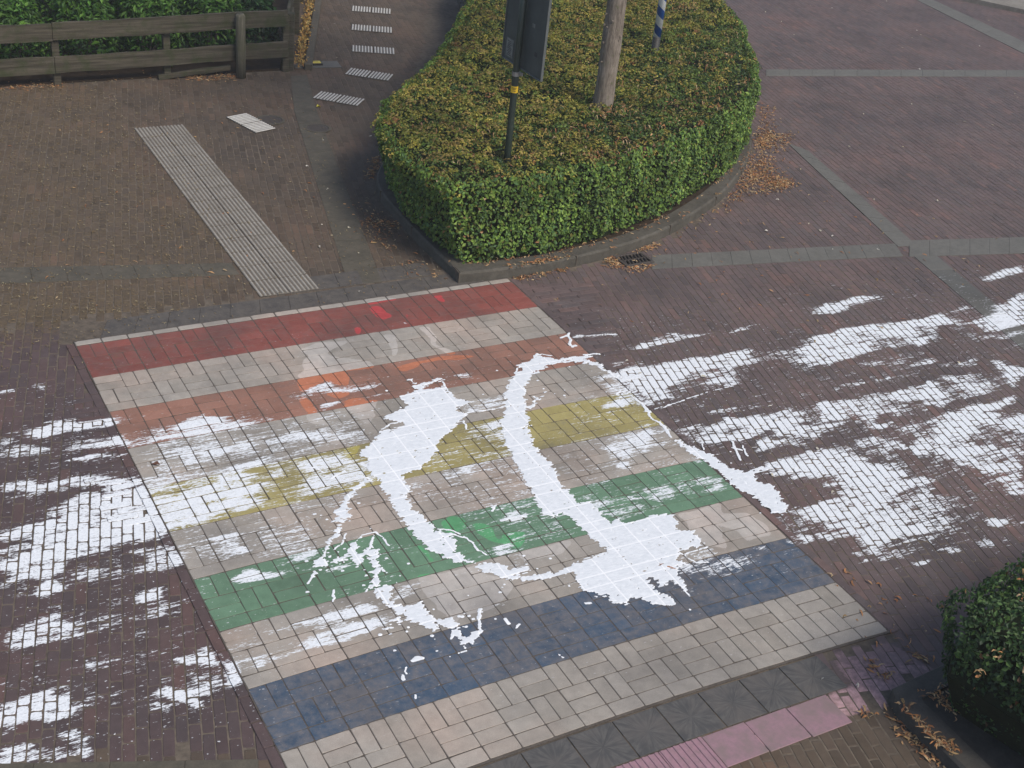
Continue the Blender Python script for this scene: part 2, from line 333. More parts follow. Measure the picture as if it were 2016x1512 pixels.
D = np.zeros((GH, GW)); FR = np.zeros((GH, GW)); SP = np.zeros((GH, GW)); MO = np.zeros((GH, GW))
STREAKS = [
 # --- road left of the crossing
 ('A', .85, [(0,108),(60,103),(180,108),(198,122),(80,142),(0,152)]), ('A', .8, [(235,72),(300,62),(362,68),(300,97),(240,97)]),
 ('A', .7, [(560,25),(640,35),(640,48),(560,40)]), ('A', .6, [(70,245),(135,245),(135,265),(70,268)]), ('A', .5, [(290,105),(360,105),(350,122),(290,120)]),
 ('A', .92, [(380,370),(500,345),(610,350),(770,360),(905,370),(905,403),(760,422),(560,435),(440,458),(200,492),(120,502),(170,470),(280,430),(370,410)]),
 ('A', .7, [(0,520),(110,485),(60,545),(0,562)]),
 ('A', .55, [(0,570),(200,570),(340,560),(560,550),(600,520),(760,500),(880,485),(960,480),(1000,570),(900,580),(780,592),(720,602),(560,605),(360,605),(250,625),(100,662),(0,675)]),
 ('A', .97, [(885,478),(968,478),(995,560),(925,583),(900,540)]),
 ('A', .85, [(540,668),(680,648),(720,618),(1020,612),(1020,632),(860,648),(700,668),(560,688)]),
 ('A', .5, [(0,680),(45,690),(45,732),(0,742)]), ('A', .22, [(300,695),(450,675),(450,722),(320,735)]),
 ('A', .9, [(0,845),(430,842),(430,900),(340,925),(260,920),(100,925),(0,935)]), ('A', .5, [(0,930),(260,920),(240,960),(180,1000),(0,1010)]),
 ('A', .72, [(430,840),(600,790),(760,768),(1060,785),(1130,820),(1150,882),(930,885),(840,870),(760,880),(600,895),(500,925),(430,912)]),
 ('A', .15, [(0,1005),(300,960),(640,905),(760,890),(660,930),(520,1010),(420,1100),(200,1190),(0,1245)]),
 ('A', .88, [(520,1008),(680,930),(850,900),(930,905),(1070,895),(1120,885),(1190,1000),(1310,1200),(1330,1240),(1200,1270),(1050,1330),(870,1390),(700,1430),(590,1440),(430,1478),(300,1512),(0,1512),(0,1250),(120,1210),(280,1180),(420,1110)]),
 ('A', .97, [(860,930),(1120,890),(1190,1000),(1310,1200),(1320,1235),(1190,1265),(1000,1320),(860,1360),(780,1330),(760,1100),(780,980)]),
 ('A', .62, [(1060,1380),(1200,1350),(1330,1350),(1390,1360),(1440,1460),(1450,1490),(1240,1512),(1080,1512),(1150,1440)]),
 ('B', .82, [(0,0),(480,0),(400,90),(380,130),(300,160),(200,150),(100,200),(0,240)]), ('B', .92, [(290,170),(380,160),(480,210),(460,240),(260,292),(240,270)]),
 ('B', .3, [(0,240),(100,200),(200,160),(240,200),(240,290),(60,310),(0,330)]),
 ('B', .5, [(400,90),(560,50),(740,30),(830,40),(830,150),(740,160),(580,205),(560,130),(470,110)]), ('B', .65, [(1060,20),(1200,0),(1340,0),(1330,50),(1160,80),(1000,100),(1000,70)]),
 ('B', .85, [(1010,270),(1080,240),(1200,215),(1205,300),(1170,342),(1100,342),(1000,320)]), ('B', .5, [(1180,290),(1340,320),(1240,400),(1100,430),(1020,420),(1010,350)]),
 ('B', .5, [(1380,290),(1460,280),(1460,312),(1400,330)]), ('B', .7, [(920,430),(1000,400),(1000,440),(920,472)]), ('B', .4, [(650,430),(840,400),(900,440),(900,490),(660,540),(570,560)]),
 ('B', .7, [(100,490),(300,430),(440,400),(420,440),(370,462),(300,480),(200,490)]), ('B', .82, [(20,560),(110,530),(380,470),(540,450),(640,530),(640,562),(480,592),(380,602),(100,662),(20,672)]),
 ('B', .5, [(590,740),(840,700),(1110,660),(1300,600),(1290,710),(1110,700),(860,752),(680,802),(590,832),(570,780)]), ('B', .3, [(480,780),(580,770),(560,840),(490,850)]),
 ('B', .88, [(1230,760),(1400,720),(1420,680),(1560,650),(1560,740),(1600,760),(1610,800),(1450,805),(1340,802),(1240,802)]), ('B', .93, [(1600,780),(1690,760),(1750,900),(1680,942),(1640,900),(1600,830)]),
 ('B', .35, [(1140,830),(1600,820),(1640,920),(1560,980),(1520,940),(1400,900),(1150,890)]), ('B', .82, [(1170,1000),(1250,930),(1400,930),(1440,1000),(1520,1050),(1480,1082),(1350,1052),(1240,1012)]),
 ('B', .45, [(1400,880),(1600,880),(1560,1000),(1440,980)]), ('B', .5, [(980,1100),(1060,1090),(1130,1050),(1220,1060),(1240,1110),(1100,1130),(990,1120)]), ('B', .5, [(0,900),(80,890),(70,980),(0,1000)]),
 ('B', .9, [(0,1060),(100,1020),(300,980),(370,990),(480,1040),(550,1050),(550,1142),(460,1182),(380,1192),(180,1222),(100,1272),(0,1312)]),
 ('B', .55, [(480,1250),(560,1220),(660,1270),(640,1380),(500,1392),(480,1340)]), ('B', .6, [(0,1420),(160,1370),(420,1400),(500,1440),(620,1400),(690,1400),(670,1470),(540,1480),(300,1490),(150,1512),(0,1512)]),
 ('B', .97, [(515,1430),(620,1398),(692,1398),(670,1468),(560,1482)]), ('B', .95, [(0,1450),(140,1450),(150,1545),(0,1545)]),
 # --- road right of the crossing
 ('F', .5, [(130,170),(440,140),(440,172),(130,202)]),
 ('K', .78, [(1010,790),(1100,770),(1250,710),(1450,700),(1560,720),(1400,762),(1200,802),(1020,852),(1000,820)]), ('K', .8, [(1755,690),(1900,650),(1800,702),(1750,712)]),
 ('K', .6, [(500,733),(760,718),(880,718),(880,742),(760,738),(520,752)]), ('K', .55, [(840,948),(1080,928),(1080,948),(860,982)]),
 ('F', .94, [(130,258),(350,200),(620,150),(850,125),(1030,90),(1250,50),(1360,40),(1480,70),(1500,110),(1380,152),(1220,192),(1100,222),(960,232),(700,282),(690,320),(640,400),(600,480),(520,522),(430,522),(330,480),(230,350)]),
 ('F', .72, [(850,250),(1100,220),(1220,200),(1290,310),(1240,362),(1100,392),(1020,340),(900,280)]), ('F', .3, [(620,400),(900,300),(1020,350),(900,400),(640,470)]),
 ('F', .4, [(1380,60),(1700,40),(1800,140),(1600,140),(1450,130)]), ('F', .72, [(980,600),(1080,570),(1240,560),(1200,602),(1000,627)]), ('F', .7, [(1310,550),(1450,530),(1450,552),(1320,562)]),
 ('F', .6, [(720,770),(900,720),(1100,700),(1100,870),(960,882),(860,872)]),
 ('F', .9, [(1110,700),(1180,650),(1350,640),(1500,630),(1700,580),(1860,600),(1900,650),(1870,732),(1680,842),(1500,792),(1340,832),(1200,872),(1120,860),(1040,820)]),
 ('F', .8, [(1500,860),(1600,812),(1750,860),(1880,860),(1840,740),(2016,720),(2016,772),(1900,902),(1740,892),(1600,902),(1430,962),(1420,910)]),
 ('G', .78, [(200,30),(250,0),(460,0),(440,40),(240,82)]),
 ('G', .94, [(0,330),(50,300),(240,250),(480,210),(720,180),(960,140),(1180,90),(1260,80),(1440,110),(1410,152),(1280,192),(1150,192),(1040,232),(1100,330),(1150,372),(1050,382),(940,342),(900,282),(740,292),(640,342),(620,422),(340,512),(60,572),(40,540)]),
 ('G', .55, [(640,340),(900,280),(940,362),(900,392),(700,382)]), ('G', .5, [(1000,180),(1280,190),(1200,282),(1060,292)]), ('G', .5, [(1200,80),(1540,0),(1500,42),(1420,92)]),
 ('G', .4, [(600,510),(980,420),(1000,502),(820,602),(700,562)]), ('G', .5, [(980,430),(1160,410),(1150,442),(1000,452)]), ('G', .87, [(1000,528),(1200,478),(1205,502),(1020,548)]), ('G', .72, [(720,670),(1040,610),(1030,632),(740,692)]),
 ('G', .78, [(380,730),(560,690),(660,678),(560,718),(390,747)]), ('G', .9, [(460,818),(620,780),(500,828)]), ('G', .7, [(290,770),(380,758),(300,792)]), ('G', .5, [(0,810),(200,770),(250,792),(0,852)]),
 ('G', .5, [(1240,540),(1600,490),(1600,542),(1300,572)]), ('G', .78, [(1700,520),(1780,510),(2016,590),(2016,652),(1960,742),(1880,702),(1800,620),(1780,600)]),
 ('G', .6, [(250,860),(700,800),(760,920),(900,900),(950,962),(880,1002),(700,990),(620,1052),(500,1032),(400,950)]), ('G', .85, [(120,890),(240,860),(330,890),(420,1000),(300,1062),(180,980)]),
 ('G', .9, [(750,810),(860,770),(1050,780),(1060,842),(850,872)]), ('G', .93, [(1040,740),(1150,680),(1300,740),(1400,850),(1300,912),(1120,892),(1060,842)]),
 ('G', .6, [(1260,650),(1500,620),(1700,700),(1850,720),(1700,802),(1540,842),(1440,740),(1300,720)]), ('G', .9, [(500,960),(660,970),(640,1052),(540,1052)]),
 ('G', .88, [(0,1120),(320,1060),(420,1080),(330,1122),(80,1172),(0,1202)]), ('G', .78, [(580,1060),(830,1070),(760,1122),(590,1112)]), ('G', .55, [(850,1080),(1100,1080),(1060,1152),(930,1152)]), ('G', .5, [(1040,940),(1180,920),(1110,962)]),
 ('G', .84, [(1150,1050),(1330,970),(1500,920),(1700,900),(1760,1060),(1560,1110),(1620,1230),(1760,1340),(1500,1422),(1330,1362),(1200,1362),(1130,1160)]), ('G', .82, [(1500,930),(1980,820),(1980,852),(1700,962)]),
 ('G', .86, [(1850,1020),(2030,980),(2030,1182),(1850,1122),(1750,1082)]), ('G', .45, [(1600,1130),(2030,1180),(2030,1292),(1700,1232)]), ('G', .72, [(1640,1350),(1900,1300),(2030,1290),(2030,1540),(1850,1540),(1800,1400)]),
 ('G', .86, [(1000,1240),(1140,1200),(1200,1362),(1040,1362),(1010,1320)]), ('G', .75, [(460,1230),(540,1210),(800,1190),(940,1302),(800,1272),(650,1242),(500,1292)]),
 ('H', .5, [(900,90),(1150,70),(1240,140),(1100,200),(960,180)]), ('H', .3, [(1200,220),(1500,200),(1700,260),(1800,310),(1600,332),(1430,322),(1250,292)]),
 ('H', .93, [(380,230),(560,190),(700,150),(820,150),(900,190),(960,210),(1100,240),(1220,300),(1400,320),(1430,362),(1300,402),(1170,442),(1080,482),(1200,560),(1360,640),(1400,682),(1300,702),(1170,692),(1080,802),(1140,872),(1040,842),(900,782),(850,752),(800,682),(870,642),(780,642),(640,662),(480,572),(500,540),(700,490),(880,460),(900,400),(780,360),(700,320),(620,330),(500,330),(400,290)]),
 ('H', .1, [(470,350),(640,332),(740,382),(860,444),(620,502),(500,532),(440,432)]), ('H', .35, [(870,590),(1040,585),(1040,600),(880,606)]),
 ('H', .6, [(1080,480),(1500,370),(1490,392),(1120,502)]), ('H', .8, [(1180,70),(1260,140),(1200,162)]), ('H', .86, [(1500,150),(1700,90),(1840,230),(1900,250),(1820,292),(1720,272),(1600,232)]),
 ('H', .78, [(1860,260),(2030,180),(2030,442),(1960,432),(1900,330)]), ('H', .68, [(1120,480),(1460,430),(1600,500),(1480,522),(1520,600),(1520,640),(1700,640),(1700,682),(1500,692),(1400,662),(1200,560)]),
 ('H', .85, [(1460,520),(1620,500),(1630,517),(1520,532),(1500,622),(1450,600)]), ('H', .45, [(1170,690),(1420,700),(1450,762),(1350,792),(1280,850),(1180,850),(1100,830)]), ('H', .96, [(1283,870),(1380,853),(1385,882),(1330,908)]),
 ('H', .85, [(1480,788),(1580,778),(1580,802),(1500,808)]), ('H', .5, [(1640,740),(1740,710),(1800,760),(1870,822),(1800,802)]), ('H', .94, [(1788,598),(1920,598),(1932,642),(1850,642),(1800,627)]),
 ('H', .4, [(1930,600),(2030,605),(2030,627),(1940,642)]), ('H', .5, [(1640,560),(1710,560),(1710,602),(1660,592)]), ('H', .5, [(1850,720),(1940,720),(1920,752)]),
 ('H', .4, [(380,570),(480,590),(700,620),(740,672),(600,692),(480,692),(420,652)]), ('H', .87, [(520,708),(640,713),(640,742),(560,742)]), ('H', .72, [(650,700),(800,678),(800,722),(680,722)]),
 ('W', .78, [(1790,120),(1860,90),(2030,50),(2030,92),(1860,132),(1780,147)]), ('W', .8, [(1850,290),(2030,205),(2030,400),(1850,442),(1750,420),(1700,392),(1880,330)]), ('W', .9, [(1338,232),(1440,203),(1360,237)]),
 ('W', .5, [(1750,480),(2030,430),(2030,472),(1850,497)]), ('W', .82, [(800,342),(840,290),(1000,240),(1170,233),(1100,272),(980,292),(900,332)]), ('W', .85, [(270,455),(350,428),(390,425),(300,458)]), ('W', .7, [(620,440),(780,420),(640,455)]),
 # --- on the crossing
 ('Q', .4, [(0,1000),(210,920),(250,1040),(20,1062)]), ('Q', .9, [(200,960),(350,900),(430,870),(560,890),(700,900),(720,942),(500,1012),(260,1052),(210,1000)]), ('Q', .87, [(20,1065),(720,955),(960,898),(960,915),(720,975),(20,1095)]),
 ('Q', .62, [(950,770),(1130,720),(1360,620),(1450,640),(1560,660),(1750,650),(1760,672),(1500,702),(1360,702),(1100,792),(980,802)]), ('Q', .75, [(1330,800),(1500,760),(1480,802),(1340,842)]), ('Q', .85, [(1350,690),(1560,660),(1750,650),(1750,670),(1500,702),(1360,712)]),
 ('Q', .46, [(300,1060),(900,1090),(1130,1010),(1370,1000),(1400,1080),(1150,1112),(700,1202),(520,1242),(160,1252),(130,1200)]), ('Q', .72, [(350,1170),(580,1130),(600,1182),(380,1222)]), ('Q', .72, [(230,1190),(350,1170),(360,1242),(260,1262)]), ('Q', .62, [(630,1110),(700,1100),(720,1192),(640,1192)]), ('Q', .55, [(1140,1020),(1370,990),(1390,1060),(1170,1080)]),
 ('A', .80, [(1150,832),(1380,790),(1390,842),(1410,872),(1640,832),(1900,700),(2030,690),(2030,1062),(1820,1082),(1600,1172),(1330,1212),(1200,1000)]), ('A', .38, [(1430,842),(1720,800),(1700,862),(1450,902)]), ('A', .05, [(1640,1100),(1820,1060),(1820,1112),(1640,1152)]),
 ('A', .3, [(1240,930),(1450,890),(1450,962),(1240,1002)]), ('A', .85, [(1270,1050),(1520,990),(1530,1122),(1300,1162)]), ('A', .88, [(1150,850),(1380,795),(1370,852),(1160,885)]), ('A', .8, [(1760,900),(2030,860),(2030,952),(1780,1012)]),
 ('A', .6, [(1660,1290),(1930,1220),(1940,1402),(1740,1422),(1700,1330)]), ('A', .9, [(1840,1340),(1940,1320),(1940,1390),(1860,1400)]), ('A', .4, [(1430,1450),(1700,1390),(1720,1452),(1460,1492)]), ('A', .18, [(1650,1150),(2030,1080),(2030,1250),(1900,1200),(1660,1260)]),
 ('C', .68, [(0,1050),(200,1000),(400,1000),(640,1100),(700,1250),(440,1332),(200,1382),(0,1402)]), ('C', .36, [(1330,860),(1500,780),(1700,840),(1900,830),(1980,960),(1640,1002),(1600,950),(1330,1000)]),
 ('C', .6, [(1800,700),(1960,640),(1990,900),(1880,800)]), ('C', .5, [(1480,470),(1700,440),(1960,390),(2030,400),(1980,542),(1900,542),(1640,602),(1540,562)]), ('C', .3, [(1010,1200),(1500,1100),(1700,1080),(1800,1260),(2030,1200),(2030,1352),(1700,1422),(1100,1482)]),
 ('C', .5, [(1480,220),(1680,170),(1700,230),(1500,240)]), ('C', .55, [(1010,1210),(1140,1180),(1200,1330),(1080,1350)]), ('C', .6, [(1540,1110),(1640,1090),(1660,1240),(1600,1230)]), ('C', .3, [(0,1400),(440,1330),(400,1512),(0,1512)]), ('C', .45, [(1620,760),(1720,700),(1860,720),(1700,820)]),
 ('D', .68, [(100,520),(300,460),(330,480),(320,542),(100,572)]), ('D', .5, [(320,620),(560,600),(570,652),(420,692),(320,692)]), ('D', .36, [(850,400),(1080,400),(1040,562),(1000,642),(920,652),(860,560)]), ('D', .45, [(900,690),(1010,670),(970,780),(890,790)]),
 ('D', .92, [(210,1110),(640,990),(700,960),(880,950),(900,1032),(700,1082),(240,1192)]), ('D', .82, [(130,1270),(400,1180),(700,1110),(880,1060),(1050,1110),(1050,1142),(880,1182),(780,1242),(620,1262),(480,1312),(360,1332),(300,1362),(180,1342)]),
 ('D', .4, [(0,1290),(120,1270),(160,1392),(40,1422)]), ('D', .4, [(980,820),(1180,760),(1260,780),(1150,900),(1000,960)]), ('D', .12, [(620,60),(860,30),(1000,180),(1000,250),(700,280),(640,180)]), ('D', .4, [(1880,440),(2030,430),(2030,520),(1920,540)]),
 ('V', .75, [(1370,898),(1700,832),(2030,752),(2030,772),(1700,856),(1380,915)]), ('V', .8, [(1480,890),(1580,872),(1590,900),(1500,912)]), ('V', .8, [(1360,400),(1500,340),(1650,370),(1640,395),(1400,440)]), ('V', .5, [(1820,650),(2030,600),(2030,722),(1850,702)]),
 ('F', .75, [(50,360),(210,335),(260,392),(100,432)]), ('F', .9, [(30,540),(160,500),(330,500),(200,562),(40,572)]), ('F', .7, [(150,430),(300,400),(340,502),(180,502)]), ('F', .5, [(10,800),(240,770),(500,700),(530,820),(720,882),(520,932),(350,1032),(120,1062),(40,960),(120,900)]),
 ('F', .87, [(300,830),(500,780),(520,822),(330,872)]), ('F', .85, [(370,880),(440,870),(470,932),(400,942)]), ('F', .8, [(150,1090),(280,1070),(270,1112),(170,1117)]), ('F', .8, [(50,940),(330,940),(320,1010),(130,1050)]),
 ('F', .72, [(400,1310),(600,1260),(660,1392),(560,1432),(440,1352)]), ('F', .74, [(870,1190),(1000,1170),(1100,1292),(920,1342),(900,1220)]), ('F', .5, [(0,1420),(130,1360),(400,1400),(420,1540),(0,1540)]), ('F', .5, [(580,1070),(900,1010),(960,1080),(760,1050)]),
 ('E', .48, [(930,230),(1140,150),(1300,220),(1350,332),(1160,382),(1000,350),(930,290)]), ('E', .6, [(1330,110),(1540,80),(1600,200),(1500,232),(1400,180)]), ('E', .52, [(1790,0),(2030,0),(2030,122),(1850,142)]), ('E', .5, [(1660,660),(1900,610),(1960,702),(1780,762)]),
 ('E', .5, [(1640,790),(2030,700),(2030,862),(1900,800),(1700,852)]), ('E', .5, [(1720,930),(1850,950),(1780,1012)]), ('E', .35, [(90,700),(350,740),(350,832),(200,862),(20,800)]), ('E', .3, [(930,680),(1200,680),(1240,760),(960,800)]), ('E', .15, [(0,880),(700,840),(700,960),(100,1120),(0,1100)]),
 ('E', .7, [(120,370),(230,310),(330,340),(240,385)]), ('E', .6, [(55,610),(180,600),(190,660),(90,690)]),
 ('Z', .58, [(0,330),(220,270),(390,260),(480,300),(350,332),(300,392),(200,402),(150,350),(0,382)]), ('Z', .8, [(380,240),(480,200),(485,232)]), ('Z', .6, [(540,180),(700,170),(640,202)]), ('Z', .35, [(0,430),(120,460),(120,500),(0,480)]), ('Z', .3, [(330,480),(420,490),(390,515)]),
 ('X', .5, [(1560,790),(1700,740),(1720,800),(1600,830)]), ('X', .5, [(0,780),(220,760),(200,800),(0,800)]), ('X', .35, [(620,720),(820,690),(700,730)]), ('X', .9, [(340,395),(380,395),(375,412),(345,412)]),
]
for c, d, l in [('P', .17, [(1120,740),(1300,690),(1560,640),(1750,610),(2040,560),(2040,1080),(1800,1100),(1560,1050),(1420,930),(1300,830)]), ('P', .10, [(1130,660),(1560,560),(2030,520),(2030,600),(1500,700),(1150,740)]), ('P', .16, [(0,770),(170,760),(240,900),(330,1040),(470,1400),(100,1512),(0,1512)]), ('P', .36, [(240,860),(720,800),(760,900),(700,1000),(620,1100),(390,1110),(330,1040)]), ('P', .30, [(830,900),(1000,800),(1150,1080),(980,1120),(880,1020)]), ('P', .24, [(1180,700),(1300,850),(1450,980),(1150,1010),(1060,900)]), ('P', .12, [(640,740),(1000,690),(1000,760),(700,830)]), ('P', .2, [(430,1240),(700,1180),(720,1260),(500,1350)]), ('P', .14, [(620,1000),(800,960),(900,1150),(640,1220)]), ('P', .14, [(1100,1130),(1560,1060),(1600,1120),(1300,1200)])]:
    fill(D, pts(c, l), d, 6)
for c, d, l in STREAKS:
    pl_ = pts(c, l); wx_ = np.ptp(pl_[:, 0]); xs_, ys_ = pl_.T; h_ = abs(np.dot(xs_, np.roll(ys_, 1)) - np.dot(ys_, np.roll(xs_, 1))) / 2 / wx_; fill(D, pl_, d, 1, ragged=min(1.0, wx_ / .9) * float(np.clip((h_ - .03) / .12, 0, 1)))
def aniso(a, r):
    c = np.cumsum(np.pad(a, ((0, 0), (r + 1, r)), mode='edge'), axis=1); k = 2 * r + 1
    return (c[:, k:k + a.shape[1]] - c[:, :a.shape[1]]) / k
D = .78 * D + .22 * aniso(aniso(D, 9), 6)
D = np.maximum(D, aniso(aniso(box_blur(D, 2), 28), 20) * .72)
GP = np.stack(np.meshgrid(gx, gy), -1)
D *= 1 - .38 * np.clip((vnoise(GP, (3.2, 26), 15) * .6 + vnoise(GP, (9, 60), 16) * .4 - .56) / .12, 0, 1)
D = np.clip(D, 0, 1) ** .80 * (1 - .34 * (vnoise(np.stack(np.meshgrid(gx, gy), -1), (2.5, 9), 11) - .35).clip(0)) 
FRESH = [('C', [(330,935),(520,890),(640,870),(520,962),(440,1032),(380,1002)]),
 ('Q', [(1145,620),(1200,580),(1480,540),(1580,600),(1560,660),(1380,620),(1290,660),(1220,700),(1150,710)]), ('Q', [(1180,740),(1240,720),(1280,800),(1310,850),(1220,860),(1190,800)]), ('Q', [(1380,720),(1590,690),(1590,720),(1420,750)]), ('Q', [(1520,770),(1600,740),(1710,740),(1700,770),(1560,800)]), ('X', [(300,660),(600,590),(800,590),(700,615),(480,640),(360,690)]),
 ('Q', [(1730,30),(1830,10),(1880,100),(1820,120),(1760,80)]), ('Q', [(1570,190),(1640,180),(1660,230),(1620,245)]), ('X', [(340,330),(380,350),(420,400),(390,390)]), ('X', [(530,235),(620,225),(600,270),(580,280)]),
 ('Q', [(1190,350),(1380,300),(1560,275),(1480,330),(1400,370),(1480,420),(1650,450),(1700,460),(1740,500),(1400,560),(1150,585),(1140,560),(1210,520),(1160,450),(1230,410)]),
 ('X', [(430,430),(500,430),(560,490),(600,540),(700,575),(650,585),(590,555),(520,490)]), ('X', [(240,470),(300,470),(300,560),(330,600),(290,600),(240,520)]),
 ('Q', [(1200,870),(1330,860),(1350,960),(1430,1000),(1520,1080),(1540,1110),(1450,1120),(1400,1080),(1450,1060),(1380,980),(1260,960)]), ('Q', [(1550,810),(1780,770),(1800,830),(1700,860),(1740,960),(1640,940),(1620,870),(1560,850)]), ('X', [(40,890),(200,870),(180,960),(140,1000),(60,960)]),
 ('D', [(1420,230),(1510,170),(1640,180),(1700,270),(1590,320),(1500,310)]), ('D', [(1740,290),(1850,270),(1960,410),(1900,420),(1780,340)]), ('D', [(1140,420),(1220,430),(1330,560),(1350,590),(1300,620),(1240,500)]), ('Y', [(600,60),(740,40),(760,100),(640,120)]), ('Y', [(980,130),(1100,120),(1090,160),(1040,220),(920,200)]), ('Y', [(780,70),(860,70),(930,160),(880,170)]),
 ('D', [(1140,730),(1700,620),(1900,700),(2030,800),(1900,1000),(1650,1060),(1560,1180),(1400,1000),(1300,900)]), ('E', [(320,640),(640,560),(700,560),(640,660),(320,720)]), ('E', [(1660,320),(2030,220),(2030,640),(1900,600),(1760,450)]), ('Z', [(120,0),(400,0),(560,140),(440,150),(380,180),(200,40)]),
 ('X', [(130,280),(240,255),(330,245),(320,270),(160,290)]), ('Y', [(520,560),(700,540),(720,640),(560,600)])]
for c, l in FRESH: fill(FR, pts(c, l), 1.0, 2)
for c, d, l in [('P', .9, [(0,730),(250,860),(500,1400),(400,1512),(0,1512)]), ('P', .14, [(150,690),(1100,600),(1740,1250),(560,1500)]), ('P', .45, [(1100,600),(1500,640),(2016,560),(2016,1130),(1750,1130),(1500,900)]), ('P', .15, [(1550,1060),(2016,1100),(1900,1300),(1700,1200)]), ('P', .3, [(180,1180),(480,1150),(540,1480),(200,1470)])]:
    fill(SP, pts(c, l), d, 12)
MOSS = [('P', .30, [(0,150),(570,150),(480,420),(560,560),(160,680),(0,800),(-200,900),(-200,150)]), ('P', .46, [(-100,330),(420,400),(500,560),(150,665),(0,700),(-100,720)]), ('P', .52, [(-100,560),(250,570),(420,600),(160,660),(-100,650)]), ('P', .46, [(150,685),(450,640),(560,620),(430,700),(180,740)]), ('P', .5, [(200,300),(340,380),(420,500),(330,420)]),
        ('P', .22, [(560,150),(760,400),(900,560),(640,600),(560,400)]), ('P', .34, [(730,400),(890,550),(780,560),(720,480)]), ('P', .32, [(905,560),(1100,530),(1250,495),(1500,290),(1560,350),(1400,440),(1250,540),(1000,580)]),
        ('P', .22, [(1180,1500),(1450,1460),(1740,1380),(1900,1512)]), ('P', .25, [(1700,1200),(1850,1200),(1850,1400),(1720,1340)])]
for c, d, l in MOSS: fill(MO, pts(c, l), d, 25)
PURPLE = pts('P', [(1190,1522),(1344,1470),(1500,1416),(1634,1366),(1682,1350),(1656,1318),(1632,1288),(1680,1275),(1742,1262),(1800,1292),(1845,1325),(1790,1346),(1752,1374),(1745,1392),(1650,1412),(1560,1446),(1426,1499),(1380,1522)])

# ------------------------------------------------------------------ the paved surfaces, brick by brick
def bricks(name, C, ang, L, W, nx, ny, z0, mat, parent=None, drop=.0035, inset=.003, joint=.0055, tilt=.0025, keep=None, purple=False, zj=.0008):
    C = np.asarray(C); nb = len(C)
    if keep is not None: C = C[keep]; ang = ang[keep]; L = L[keep]; W = W[keep]; nb = len(C)
    if nb == 0: return None
    def axis(n):
        i = np.linspace(-.5, .5, n + 1); return i
    ax, ay = axis(nx), axis(ny)
    nX, nY = nx + 3, ny + 3
    Lf = (L - joint)[:, None]; Wf = (W - joint)[:, None]
    xs = np.concatenate([-.5 * Lf, ax[None] * (Lf - 2 * inset), .5 * Lf], 1)
    ys = np.concatenate([-.5 * Wf, ay[None] * (Wf - 2 * inset), .5 * Wf], 1)
    X = np.repeat(xs[:, :, None], nY, 2); Y = np.repeat(ys[:, None, :], nX, 1)
    ring = np.ones((nX, nY), bool); ring[1:-1, 1:-1] = False
    for i in (0, 1, nX - 2, nX - 1):                      # knocked-off corners
        for j in (0, 1, nY - 2, nY - 1):
            k = .004 if (i in (0, nX - 1)) == (j in (0, nY - 1)) else .001
            X[:, i, j] -= np.sign(X[:, i, j]) * k; Y[:, i, j] -= np.sign(Y[:, i, j]) * k
    a = ang + rng.normal(0, .008, nb); ca, sa = np.cos(a)[:, None, None], np.sin(a)[:, None, None]
    tx, ty = rng.normal(0, tilt, (2, nb)); dz = rng.normal(0, zj, nb)
    Z = z0 + dz[:, None, None] + tx[:, None, None] * X + ty[:, None, None] * Y - ring[None] * drop
    jx, jy = rng.normal(0, .0012, (2, nb))
    WX = C[:, 0, None, None] + ca * X - sa * Y + jx[:, None, None]; WY = C[:, 1, None, None] + sa * X + ca * Y + jy[:, None, None]
    V = np.stack([WX, WY, Z], -1).reshape(-1, 3)
    ids = np.arange(nX * nY).reshape(nX, nY)
    f = np.stack([ids[:-1, :-1], ids[1:, :-1], ids[1:, 1:], ids[:-1, 1:]], -1).reshape(-1, 4)
    Fc = (f[None] + (np.arange(nb) * nX * nY)[:, None, None]).reshape(-1, 4)
    rg = np.tile(ring.ravel(), nb)
    at = {'rnd': np.repeat(rng.random(nb), nX * nY), 'rnd2': np.repeat(rng.random(nb), nX * nY)}
    d = sample(D, V); d[rg] *= .25; at['D'] = d
    at['fresh'] = sample(FR, V); at['moss'] = sample(MO, V) + rg * .18; at['spk'] = sample(SP, V)
    at['purple'] = np.full(len(V), -1.0)
    if purple: at['purple'] = signed(PURPLE, V[:, :2]); at['pwear'] = np.clip((V[:, 0] - 3.0) * .35, 0, .35) + (V[:, 1] + 5.55).clip(0) * .6
    return mesh_np(name, V, Fc, mat, parent, at)

def running(poly, ang, L=.205, W=.069, org=(0, 0)):
    """running bond with the long side along ang, centres inside poly's bbox"""
    ca, sa = math.cos(ang), math.sin(ang); poly = np.asarray(poly)
    q = np.stack([(poly[:, 0] - org[0]) * ca + (poly[:, 1] - org[1]) * sa, -(poly[:, 0] - org[0]) * sa + (poly[:, 1] - org[1]) * ca], 1)
    a0, b0 = q.min(0); a1, b1 = q.max(0)
    I = np.arange(math.floor(a0 / L) - 1, math.ceil(a1 / L) + 2); J = np.arange(math.floor(b0 / W) - 1, math.ceil(b1 / W) + 2)
    jo = np.random.default_rng(5).random(5000)
    A, B = np.meshgrid(I, J, indexing='ij')
    aa = (A + .5 * (B % 2) + (jo[(B - J[0]) % 5000] - .5) * .3) * L; bb = (B + .5) * W
    P = np.stack([org[0] + aa * ca - bb * sa, org[1] + aa * sa + bb * ca], -1).reshape(-1, 2)
    return P[inside(poly, P)]

